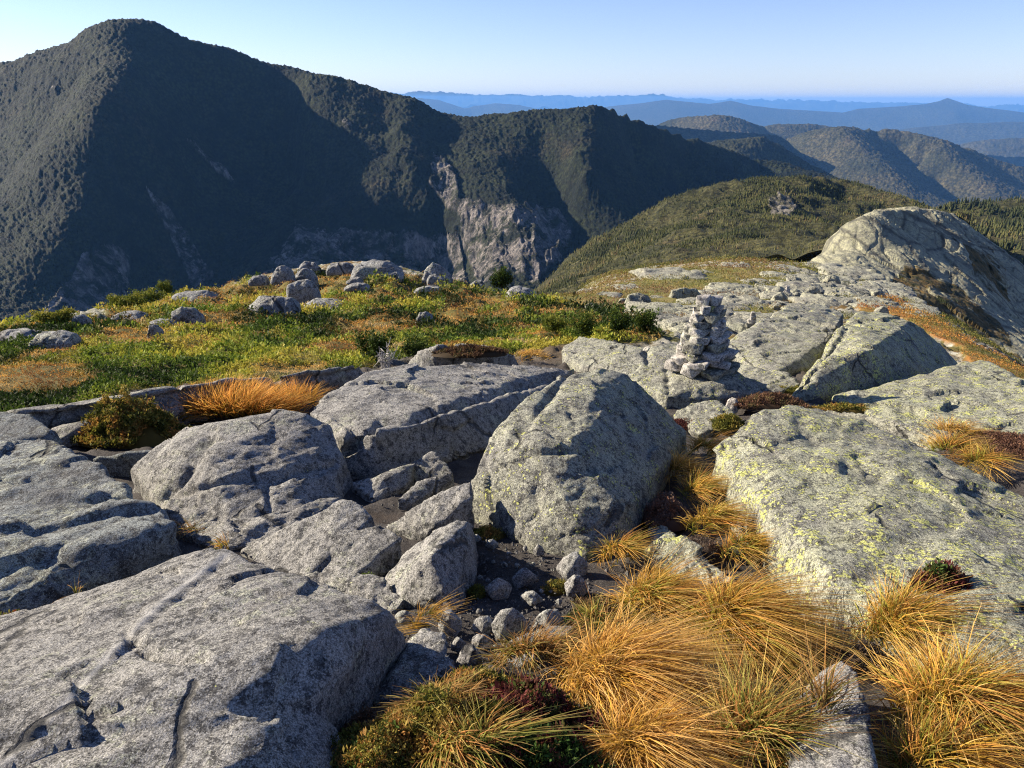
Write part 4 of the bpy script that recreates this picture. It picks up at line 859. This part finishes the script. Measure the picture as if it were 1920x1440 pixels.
def mat_patch(px, py, rx, ry, n, size, cols, label, name, cat, h=.0, hump=.06, k=6, upw=.5, weights=None, wide=.38, stems=True, group=None):
    """a low cushion of leafy sprigs; rx, ry in metres"""
    _n[0] += 1; r = np.random.default_rng(_n[0] * 5 + 2); c = up(px, py, h)
    a = r.uniform(0, 2 * math.pi, n); q = np.sqrt(r.uniform(0, 1, n)); q = 1.1 * q * (1 + .2 * np.sin(3 * a + r.uniform(0, 6)) + .15 * np.sin(5 * a + r.uniform(0, 6)))
    x = c[0] + rx * q * np.cos(a); y = c[1] + ry * q * np.sin(a); P = np.stack([x, y, base_h(x, y)], 1)
    lump = fbm(np.stack([x, y, 0 * x], 1) * 9, 3)
    P[:, 2] += h + hump * np.clip(1 - q ** 2, 0, 1) * (1 + .5 * lump) * r.uniform(.55, 1.0, n) - .004
    nz = fbm(P * 11 + _n[0], 3) * .9 + .5 + r.normal(0, .18, n); C = mixcol(nz, [(i / max(1, len(cols) - 1), cc) for i, cc in enumerate(cols)])
    V, Fq, C2 = sprig_geo(P, size * r.uniform(.6, 1.2, n), C, k, r, upw, wide)
    Fs = [Fq]; Vs = [V]; Cs = [C2]
    # the peaty cushion below
    m1, m2 = 26, 9; A, B = np.meshgrid(np.linspace(0, 2 * math.pi, m1, endpoint=False), np.linspace(0.02, 1.08, m2)); A = A.ravel(); B = B.ravel()
    X = c[0] + rx * B * np.cos(A); Y = c[1] + ry * B * np.sin(A); Z = base_h(X, Y) + h - .03 * (B > 1) + (hump * .5) * np.clip(1 - B ** 2, -.2, 1) * (1 + .4 * fbm(np.stack([X, Y, 0 * X], 1) * 9, 3))
    i0 = len(V); idx = np.arange(m1 * m2).reshape(m2, m1); i1 = np.roll(idx, -1, 1)
    f2 = np.stack([idx[:-1], i1[:-1], i1[1:], idx[1:]], -1).reshape(-1, 4)[:, ::-1] + i0
    me = new_mesh(name, np.concatenate([V, np.stack([X, Y, Z], 1)]), [Fq, f2]); set_col(me, 'col', np.concatenate([C2, np.tile(np.mean(np.array(cols), 0)[None] * .55, (len(X), 1))]))
    return tag(recentre(link(name, me, M['leaf'])), label, cat, group)

# --- the sedge tussocks in the foreground
tuft(1215, 1150, .13, .12, .22, 3300, 'orange-tipped tussock at the top of the big grass clump, left of the golden one', 'gold', (.75, .12), grav=.5, mound_h=.12)
tuft(1365, 1195, .14, .17, .28, 5200, 'large golden tussock in the middle of the big grass clump', 'gold', (.85, -.05), grav=.55, mound_h=.15)
tuft(1145, 1300, .17, .16, .28, 5200, 'broad straw-coloured tussock swept to the right below the orange-tipped one', 'straw', (.85, -.10), grav=.5, mound_h=.14)
tuft(1200, 1420, .14, .10, .23, 2200, 'straw tussock at the bottom edge under the broad swept one', 'straw', (.8, -.15), grav=.5, mound_h=.08)
tuft(1410, 1400, .13, .12, .24, 2200, 'loose greenish tussock at the bottom of the big grass clump beside the smooth grey rock', 'green', (.7, .1), grav=.35)
tuft(1685, 1200, .13, .12, .27, 3000, 'golden tussock below the dark red shrub on the right', 'gold', (.9, -.05), grav=.5, h=.05, mound_h=.12)
tuft(1780, 1350, .16, .14, .26, 3800, 'big golden tussock in the bottom right corner', 'gold', (.8, .12), grav=.5, h=.04, mound_h=.13)
tuft(1760, 1440, .14, .07, .2, 1300, 'yellow tussock cut by the bottom edge at the right', 'gold', (.7, .1), grav=.45)
tuft(1160, 1045, .085, .085, .15, 700, 'small round golden tussock below the pointed centre boulder', 'gold', (.55, -.1))
tuft(1340, 985, .13, .13, .17, 1100, 'golden grass drooping over the red soil bank', 'gold', (.7, -.25), h=.08)
tuft(1395, 1035, .10, .09, .16, 700, 'small golden tussock in front of the dark shrub', 'gold', (.6, -.2), h=.06)
tuft(1305, 930, .11, .12, .17, 900, 'golden tuft on the bank between the pointed boulder and the lichen slab', 'gold', (.65, -.2), h=.07)
tuft(1275, 890, .12, .15, .18, 1200, 'straw-topped tussock beside the pointed centre boulder', 'straw', (.6, -.1), h=.04)
tuft(1320, 850, .10, .10, .20, 600, 'upright yellow tussock at the top left corner of the lichen slab', 'gold', (.6, .1), h=.04)
tuft(1785, 815, .16, .15, .20, 700, 'pale gold tussock furthest back in the brown heath on the right', 'straw', (.6, 0))
tuft(1780, 850, .16, .13, .20, 700, 'yellow tussock at the left front of the brown heath', 'gold', (.6, 0))
tuft(1840, 872, .17, .13, .20, 700, 'orange-gold tussock at the right front of the brown heath', 'gold', (.6, 0))
tuft(435, 770, .60, .22, .36, 6000, 'wide orange grass tussock behind the angular grey boulder', 'orange', (.22, 0), h=.04, wd=.004, grav=.04, spread=.3, clump=.10, gain=1.4, mound_h=.04)
tuft(560, 762, .26, .18, .28, 1100, 'short orange tussock at the right end of the wide orange one', 'orange', (.25, 0), wd=.004, grav=.05, clump=.12, gain=1.3)
tuft(318, 790, .13, .1, .22, 400, 'small orange tuft left of the wide orange tussock', 'orange', (.2, 0), wd=.004)
tuft(205, 775, .3, .15, .16, 500, 'faded orange grass along the left ledge', 'orange', (.2, 0), wd=.004)
tuft(990, 672, .28, .15, .16, 500, 'small tan tussock behind the long centre slab', 'straw', (.3, 0), wd=.005)
tuft(800, 1172, .06, .05, .13, 260, 'wispy greenish tuft beside the bottom left slab', 'straw', (.15, -.05), spread=.9, wd=.002)
tuft(425, 1040, .04, .05, .14, 110, 'sparse orange blades growing at the top of the bottom left slab', 'gold', (.1, 0), wd=.0025)
tuft(360, 1010, .12, .06, .16, 130, 'dry dark grass in the crack between the left slabs', 'brown', (.1, 0), wd=.0025)
tuft(150, 1130, .06, .04, .11, 60, 'a few dry curled blades in the shaded crack on the left', 'brown', (-.2, 0), wd=.003)
tuft(1000, 1245, .16, .09, .16, 1300, 'brownish grass tuft on the pale flat rock', 'brown', (.35, -.1), h=.03)
tuft(840, 1345, .15, .10, .10, 900, 'short yellow-green tuft at the bottom centre', 'brown', (.4, -.05), h=.13)
tuft(900, 1420, .16, .08, .13, 800, 'short orange-green tuft cut by the bottom edge', 'green', (.6, -.15), h=.12)
tuft(1110, 1180, .10, .09, .13, 420, 'thin green grass between the gravel and the big clump', 'green', (.4, -.1))
tuft(1540, 1345, .04, .07, .22, 160, 'thin dark stems over the smooth grey rock', 'brown', (.6, .2), h=.12)
# --- leafy cushions
RED = [(.05, .012, .012), (.13, .03, .03), (.09, .045, .02), (.06, .10, .02)]; GRN = [(.03, .07, .012), (.08, .13, .025), (.16, .20, .04)]
BRN = [(.05, .03, .02), (.10, .06, .035), (.15, .085, .04), (.09, .09, .03)]; MOSS = [(.05, .06, .012), (.15, .15, .025), (.28, .21, .045), (.32, .16, .045)]
mat_patch(975, 1340, .17, .14, 1500, .020, RED, 'burgundy leafy cushion at the bottom centre', 'leafy_cushion', 'leafy plant', hump=.10, h=.08)
mat_patch(955, 1310, .05, .04, 200, .024, GRN, 'bright green leafy sprigs above the burgundy cushion', 'leafy_plant', 'leafy plant', h=.05, hump=.03, upw=.8)
mat_patch(1090, 1245, .05, .05, 160, .022, GRN, 'green leafy sprigs beside the straw tussock', 'leafy_plant', 'leafy plant', h=.01, hump=.04, upw=.8)
mat_patch(1000, 1420, .16, .10, 1200, .018, RED + GRN[:2], 'dark red and green leafy cushion cut by the bottom edge', 'leafy_cushion', 'leafy plant', hump=.09, h=.07)
mat_patch(730, 1425, .16, .10, 1300, .016, MOSS + GRN[:2], 'olive cushion in the bottom edge beside the bottom left slab', 'moss_cushion', 'moss cushion', hump=.10, h=.07)
mat_patch(890, 1300, .15, .10, 1300, .016, MOSS, 'rusty olive cushion below the egg-shaped stone', 'moss_cushion', 'moss cushion', hump=.09, h=.05)
mat_patch(845, 1385, .24, .17, 3200, .016, MOSS, 'mossy olive cushion filling the bottom centre', 'moss_cushion', 'moss cushion', hump=.13, h=.09)
mat_patch(1130, 1150, .14, .16, 900, .016, BRN + GRN[:1], 'grey-brown heath beside the gravel patch', 'heath_cushion', 'heath', hump=.05)
mat_patch(1765, 1125, .16, .12, 1500, .022, RED, 'dark red leafy shrub on the lichen slab', 'leafy_shrub', 'shrub', h=.13, hump=.14)
mat_patch(1665, 1130, .08, .07, 500, .022, GRN, 'small bright green plant left of the dark red shrub', 'leafy_plant', 'leafy plant', h=.09, hump=.07)
mat_patch(1455, 1035, .13, .13, 1300, .018, [(.03, .015, .012), (.07, .03, .02), (.10, .05, .03)], 'dark brown heathy shrub between the grass and the lichen slab', 'heath_shrub', 'shrub', h=.03, hump=.14)
mat_patch(1250, 965, .13, .15, 1200, .012, [(.16, .08, .05), (.26, .13, .08), (.18, .13, .105)], 'crumbling red-brown soil bank beside the centre boulder', 'soil_bank', 'soil bank', h=.04, hump=.13, wide=.8, upw=.2)
mat_patch(1310, 1035, .15, .12, 900, .013, [(.09, .07, .055), (.15, .12, .10), (.10, .05, .03)], 'grey-brown mat of dead heath under the red soil bank', 'heath_cushion', 'heath', hump=.08)
mat_patch(1870, 830, .42, .35, 2600, .022, [(.06, .03, .02), (.13, .065, .045), (.17, .09, .05)], 'brown heath mat at the right edge around the gold tussocks', 'heath_mat', 'heath', hump=.05)
mat_patch(245, 812, .42, .26, 4600, .035, MOSS, 'rounded mossy shrub between the left slabs and the grey boulder', 'mossy_shrub', 'shrub', hump=.30, h=.0)
mat_patch(1440, 755, .32, .16, 1300, .022, [(.10, .05, .035), (.17, .09, .055), (.11, .09, .035)], 'reddish heath mat above the lichen slab', 'heath_mat', 'heath', h=.06, hump=.09)
mat_patch(1365, 795, .13, .12, 700, .022, MOSS[:3], 'olive moss cushion at the top corner of the lichen slab', 'moss_cushion', 'moss cushion', h=.06, hump=.08)
mat_patch(1290, 795, .2, .12, 600, .018, [(.07, .02, .02), (.13, .04, .03), (.05, .03, .02)], 'dark red mat in the hollow right of the centre boulder', 'heath_mat', 'heath', hump=.04)
mat_patch(1335, 740, .18, .08, 600, .022, [(.05, .02, .012), (.10, .05, .02), (.07, .07, .02)], 'small red and green mat below the cairn slab', 'heath_mat', 'heath', h=.02, hump=.07)
mat_patch(1470, 728, .25, .15, 700, .022, MOSS[:3], 'yellow-green moss patch on the soil path', 'moss_patch', 'moss', hump=.02)
mat_patch(1600, 765, .35, .12, 800, .022, MOSS, 'orange moss at the foot of the black shaded boulder', 'moss_patch', 'moss', hump=.03)
mat_patch(880, 660, .4, .2, 900, .03, [(.05, .03, .02), (.12, .06, .03), (.06, .06, .02)], 'brown mat on the rounded mossy boulder', 'heath_mat', 'heath', h=.32, hump=.08)
mat_patch(915, 1000, .09, .05, 300, .014, MOSS, 'yellow moss at the foot of the centre boulder', 'moss_patch', 'moss', h=.0, hump=.04)
mat_patch(1045, 1100, .06, .05, 200, .012, MOSS, 'brown moss among the gravel stones', 'moss_patch', 'moss', hump=.03)
mat_patch(895, 1110, .04, .05, 160, .012, MOSS[:2], 'dark moss left of the squarish gravel stone', 'moss_patch', 'moss', hump=.03)
mat_patch(690, 1085, .03, .03, 60, .014, GRN, 'tiny green moss dot on the blocky rock', 'moss_patch', 'moss', h=.04, hump=.03)
mat_patch(15, 1180, .06, .06, 140, .03, [(.25, .05, .03), (.12, .15, .03), (.25, .22, .04)], 'small red and green leafy plant at the left edge', 'leafy_plant', 'leafy plant', h=.05, hump=.07)
mat_patch(700, 1370, .10, .12, 700, .012, [(.14, .07, .04), (.18, .11, .07), (.10, .07, .05)], 'rusty crust of dead moss at the edge of the bottom cushion', 'moss_cushion', 'moss cushion', hump=.07)
mat_patch(1620, 1235, .08, .06, 500, .014, [(.05, .04, .035), (.11, .09, .08)], 'grey-brown dead shrub beside the smooth grey rock', 'dead_shrub', 'shrub', h=.03, hump=.08)

# --- ground gravel in the hollow
def gravel():
    n = 9000; px = rng.uniform(300, 1300, n); py = rng.uniform(880, 1340, n); keep = inpoly([(870, 990), (1060, 1050), (1110, 1090), (1080, 1190), (930, 1250), (820, 1250), (860, 1130), (885, 1050)], px, py) | (rng.uniform(size=n) < .22)
    px, py = px[keep], py[keep]; u, v = ray(px, py); Y = np.interp(py, [900, 960, 1050, 1150, 1250, 1350], [ground_Y(930, q) for q in (900, 960, 1050, 1150, 1250, 1350)])
    x = u * Y; z = base_h(x, Y) - .002; n = len(x); s_ = rng.gamma(2.0, .0022, n) + .0015
    oc = np.array([[1, 0, 0], [-1, 0, 0], [0, 1, 0], [0, -1, 0], [0, 0, .8], [0, 0, -.8]]); fc = np.array([[0, 2, 4], [2, 1, 4], [1, 3, 4], [3, 0, 4], [2, 0, 5], [1, 2, 5], [3, 1, 5], [0, 3, 5]])
    V = (np.stack([x, Y, z], 1)[:, None] + oc[None] * s_[:, None, None] * rng.uniform(.6, 1.3, (n, 6, 1))).reshape(-1, 3); Fq = (np.arange(n)[:, None, None] * 6 + fc[None]).reshape(-1, 3)
    me = new_mesh('gravel', V, Fq, smooth=False); o = link('gravel', me, M['grit']); o['kind'] = 'stuff'; o['label'] = 'fine dark gravel in the hollow between the rocks'
gravel()

# --- dwarf spruce and heath carpet on the hummock
def carpet():
    r = np.random.default_rng(11); n = 190000
    # spread evenly over the mat as it recedes
    u = r.uniform(-.95, .32, n); Y = np.exp(r.uniform(math.log(6.0), math.log(44), n)); x = u * Y
    P, g, m, o = surf(x, Y); P = P[g > .5]; n = len(P); far = np.clip(P[:, 1] / 11, .7, 1.9)
    Q = P.copy(); Q[:, 2] = 0
    big = fbm(Q * .22, 3) + .5 * fbm(Q * 1.1 + 4, 3); spec = fbm(Q * .55 + 31, 3); py = project(P)[1]
    brownish = sstep(-.06, .26, spec + .28 * sstep(610, 530, py) - .12 * sstep(600, 680, py))
    green = mixcol(00.44 + 1.2 * big + r.normal(0, .08, n), [(0, (.014, .026, .006)), (.3, (.04, .07, .012)), (.52, (.11, .15, .02)), (.75, (.20, .22, .03)), (1, (.28, .25, .045))])
    brown = mixcol(.5 + .8 * fbm(Q * .9 + 77, 3) + r.normal(0, .12, n), [(0, (.10, .05, .025)), (.35, (.27, .13, .04)), (.65, (.44, .26, .07)), (1, (.30, .24, .15))])
    C = green * (1 - brownish[:, None]) + brown * brownish[:, None]
    tall = 1 - brownish
    C = C * [1.35, 1.32, 1.15]
    P[:, 2] += r.uniform(-.05, .09, n) * far * (.35 + .65 * tall) * (1 + .9 * fbm(Q * 1.9 + 9, 2))
    V, Fq, C2 = sprig_geo(P, (.030 + .035 * tall) * far * r.uniform(.6, 1.2, n), C, 4, r, .45, .42, .22)
    me = new_mesh('ground_cover', V, Fq); set_col(me, 'col', C2); o_ = link('ground_cover', me, M['mat_veg']); o_['kind'] = 'stuff'; o_['label'] = 'low green and rust coloured carpet of dwarf spruce and heath'
carpet()
def carpet_ridge():
    r = np.random.default_rng(12); n = 90000
    u = r.uniform(.0, .8, n); Y = np.exp(r.uniform(math.log(7), math.log(80), n)); x = u * Y
    P, g, m, o = surf(x, Y); py = project(P)[1]; Q = P.copy(); Q[:, 2] = 0
    nz = fbm(Q * .25, 4)
    slabs = (g < .5) & (m < .5) & (o < .5) & (P[:, 1] > 11.5) & (nz > .12)
    k = ((m > .5) & (nz > -.35)) | (o > .5) | slabs
    P, Q, nz, o, m = P[k], Q[k], nz[k], o[k], m[k]; n = len(P); far = np.clip(P[:, 1] / 11, .7, 6)
    C = mixcol(.5 + .9 * fbm(Q * .16 + 50, 4) + r.normal(0, .12, n), [(0, (.06, .07, .018)), (.35, (.15, .15, .03)), (.6, (.24, .20, .06)), (.8, (.22, .12, .05)), (1, (.16, .10, .06))])
    co = mixcol(.5 + .9 * fbm(Q * .5 + 20, 3) + r.normal(0, .12, n), [(0, (.09, .10, .025)), (.35, (.26, .17, .04)), (.65, (.42, .20, .045)), (1, (.30, .12, .04))])
    C = np.where(o[:, None] > .5, co, C)
    P[:, 2] += r.uniform(-.01, .05, n) * far
    V, Fq, C2 = sprig_geo(P, .026 * far * r.uniform(.6, 1.2, n), C, 4, r, .35, .42)
    me = new_mesh('ground_cover', V, Fq); set_col(me, 'col', C2); o_ = link('ground_cover', me, M['mat_veg']); o_['kind'] = 'stuff'; o_['label'] = 'sparse olive and orange turf between the slabs of the ridge'
carpet_ridge()

# --- single dwarf spruces that stand clear of the carpet
M['bark'] = NT('spruce_bark').done((0.12, 0.10, 0.085))
def spruce(px, py, wpx, hpx, label, dead=0.0, tone=0.5, name='dwarf_spruce', cat='dwarf spruce'):
    _n[0] += 1; r = np.random.default_rng(_n[0] * 3)
    c = up(px, py, .0); k = (c[1] * cp + (CAMZ - c[2]) * sp) / F; W = wpx * k / 2; H = hpx * k * 1.05
    root = bpy.data.objects.new(name, None); COL.objects.link(root); root.location = c; tag(root, label, cat)
    n = 900; Ps = []
    for _ in range(14):     # sprays reaching out of a low bush
        a = r.uniform(0, 2 * math.pi); d = np.array([math.cos(a) * W * r.uniform(.35, 1.0), math.sin(a) * W * .8 * r.uniform(.3, 1), H * r.uniform(.35, 1.0)])
        t = np.sqrt(r.uniform(.08, 1, n // 14))[:, None]; Ps.append(t * d + r.normal(0, 1, (n // 14, 3)) * np.array([W, W, H]) * (.10 + .10 * (1 - t)))
    P = np.concatenate(Ps); P[:, 2] = np.maximum(P[:, 2], -.02)
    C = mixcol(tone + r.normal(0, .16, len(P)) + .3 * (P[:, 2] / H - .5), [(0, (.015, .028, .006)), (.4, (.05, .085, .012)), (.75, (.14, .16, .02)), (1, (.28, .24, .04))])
    V, Fq, C2 = sprig_geo(P, np.full(len(P), max(W, H) * .13), C, 4, r, .35, .36)
    me = new_mesh('crown', V, Fq); set_col(me, 'col', C2); link('crown', me, M['mat_veg'], root)
    V, Fq = tubes([[(0, 0, -.05), (W * .05, 0, H * .3), (-W * .05, 0, H * .75)]] + [[(0, 0, H * .1), (W * r.uniform(-.8, .8), W * r.uniform(-.5, .5), H * r.uniform(.3, .7))] for _ in range(5)], H * .035)
    link('trunk', new_mesh('trunk', V, Fq), M['bark'], root); return root
def tubes(lines, rad):
    V = []; Fq = []
    for ln in lines:
        ln = np.asarray(ln, float); n = len(ln); i0 = len(V)
        for i, p in enumerate(ln):
            t = unit((ln[min(i + 1, n - 1)] - ln[max(i - 1, 0)])[None])[0]; a = unit(np.cross(t, [.3, .5, .8])[None])[0]; b = np.cross(t, a); w_ = rad * (1 - .75 * i / (n - 1))
            for q in range(5): V.append(p + w_ * (a * math.cos(q * 1.2566) + b * math.sin(q * 1.2566)))
        for i in range(n - 1):
            for q in range(5): Fq.append((i0 + i * 5 + q, i0 + i * 5 + (q + 1) % 5, i0 + i * 5 + 5 + (q + 1) % 5, i0 + i * 5 + 5 + q))
    return np.array(V), np.array(Fq)
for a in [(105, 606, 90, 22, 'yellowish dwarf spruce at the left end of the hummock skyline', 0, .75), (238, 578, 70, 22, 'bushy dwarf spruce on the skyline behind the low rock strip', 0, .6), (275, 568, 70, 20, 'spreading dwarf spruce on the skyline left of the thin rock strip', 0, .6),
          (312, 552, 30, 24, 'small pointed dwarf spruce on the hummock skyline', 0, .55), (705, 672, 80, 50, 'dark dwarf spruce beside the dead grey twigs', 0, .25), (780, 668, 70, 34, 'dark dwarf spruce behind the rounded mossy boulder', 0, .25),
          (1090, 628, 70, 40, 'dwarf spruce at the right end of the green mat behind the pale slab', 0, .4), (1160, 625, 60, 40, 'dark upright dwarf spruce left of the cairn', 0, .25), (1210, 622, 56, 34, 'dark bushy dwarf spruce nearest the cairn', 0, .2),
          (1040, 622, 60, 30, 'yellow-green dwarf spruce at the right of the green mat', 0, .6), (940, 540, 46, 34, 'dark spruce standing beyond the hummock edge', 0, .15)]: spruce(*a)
def twigs(px, py, hpx, label, h=0.0, n=9):
    _n[0] += 1; r = np.random.default_rng(_n[0]); c = up(px, py, h); k = (c[1] * cp + (CAMZ - c[2]) * sp) / F; H = hpx * k; L = []
    for i in range(n):
        d = np.array([r.uniform(-.5, .5), r.uniform(-.3, .3), r.uniform(.5, 1)]) * H; p = np.array([r.uniform(-.15, .15) * H, 0, -.02]); ln = [p, p + d * .5 + r.normal(0, .05, 3) * H, p + d]; L.append(ln)
        for t in (.4, .6, .8): q = ln[0] + (ln[2] - ln[0]) * t; L.append([q, q + r.normal(0, .12, 3) * H, q + r.normal(0, .2, 3) * H + [0, 0, .1 * H]])
    V, Fq = tubes(L, H * .018); o = link('dead_twigs', new_mesh('dead_twigs', V + c, Fq), MT); return tag(recentre(o), label, 'dead twigs')
MT = NT('bleached_twig').done((0.42, 0.40, 0.38))
twigs(722, 688, 50, 'bleached dead twigs at the edge of the green mat', n=12)
twigs(970, 715, 36, 'single pale dead sprig standing on the long centre slab', h=.2, n=1)

# --- conifers on the wooded hills
def conifers(hill, n, hm, lab, seed):
    r = np.random.default_rng(seed); me0 = hill.data; nv = len(me0.vertices); co = np.empty(nv * 3, np.float32); me0.vertices.foreach_get('co', co); co = co.reshape(-1, 3).astype(float)
    cl = np.empty(nv, np.float32); me0.attributes['cliff'].data.foreach_get('value', cl); sl = np.empty(nv, np.float32); me0.attributes['slope'].data.foreach_get('value', sl)
    d = fbm(co * [1, 1, 0] / 40, 3); px, py = project(co); ok = (cl < .5) & (co[:, 2] > -190) & (px > 880) & (px < 2100) & (py < 640) & (py > 300)
    w_ = ok * (0.3 + sstep(-.3, .3, d)) * (1 - .75 * inpoly([(1330, 520), (1340, 490), (1400, 465), (1500, 440), (1560, 440), (1560, 500), (1400, 520)], px, py))
    i = r.choice(nv, n, p=w_ / w_.sum()); P = co[i] + r.normal(0, .6, (n, 3)) * [1, 1, 0]; dd = d[i]
    hh = hm * r.uniform(.35, 1.25, n) * np.clip(P[:, 1] / 380, .5, 1.1) * (1 + .35 * np.clip(dd, -.6, .8)); T = 3; S_ = 5
    V = np.zeros((n, T, S_ + 1, 3)); ang = r.uniform(0, 6.28, (n, 1)) + np.arange(S_) * 2 * math.pi / S_
    for t in range(T):
        zb = (.08 + .26 * t); zt = min(1.0, zb + .48); rad = (.24 - .065 * t)
        V[:, t, :S_, 0] = np.cos(ang + t) * (hh * rad)[:, None] * r.uniform(.6, 1.25, (n, S_)); V[:, t, :S_, 1] = np.sin(ang + t) * (hh * rad)[:, None] * r.uniform(.6, 1.25, (n, S_))
        V[:, t, :S_, 2] = (hh * zb)[:, None] + r.uniform(-.06, .03, (n, S_)) * hh[:, None]; V[:, t, S_, 2] = hh * zt
    V += P[:, None, None]; V[..., 2] -= .2
    f = np.array([[(t * (S_ + 1)) + s_, t * (S_ + 1) + (s_ + 1) % S_, t * (S_ + 1) + S_] for t in range(T) for s_ in range(S_)])
    Fq = (np.arange(n)[:, None, None] * T * (S_ + 1) + f[None]).reshape(-1, 3)
    C = mixcol(.45 + .5 * fbm(P / 55 + 3, 3) + r.normal(0, .16, n), [(0, (.022, .032, .012)), (.4, (.055, .065, .02)), (.75, (.12, .12, .04)), (1, (.19, .14, .065))])
    me = new_mesh('conifer_forest', V.reshape(-1, 3), Fq); set_col(me, 'col', np.repeat(C, T * (S_ + 1), axis=0)); o = link('conifer_forest', me, M['mat_veg']); o['kind'] = 'stuff'; o['label'] = lab
conifers(HILL, 40000, 1.75, 'short conifers covering the olive wooded hill', 5)
conifers(HILL_R, 7000, 4.2, 'conifers covering the slope behind the rock dome', 6)

# ------------------------------------------------------------------ haze
hx, hy0, hy1, hz0, hz1 = 6.2e4, -2.1e4, 6.0e4, -724.0, 260.0
hv = [(x, y, z) for z in (hz0, hz1) for (x, y) in ((-hx, hy0), (hx, hy0), (hx, hy1), (-hx, hy1))]
hm = new_mesh('haze', hv, np.array([[0, 3, 2, 1], [4, 5, 6, 7], [0, 1, 5, 4], [1, 2, 6, 5], [2, 3, 7, 6], [3, 0, 4, 7]]), smooth=False)
m = bpy.data.materials.new('haze_air'); m.use_nodes = True; t = m.node_tree; t.nodes.remove(t.nodes['Principled BSDF'])
v = t.nodes.new('ShaderNodeVolumePrincipled'); v.inputs['Color'].default_value = (0.17, 0.44, 1.0, 1); v.inputs['Density'].default_value = 3.3e-5; v.inputs['Anisotropy'].default_value = 0.1
t.links.new(v.outputs[0], t.nodes['Material Output'].inputs['Volume'])
hz = link('haze', hm, m); hz['kind'] = 'stuff'
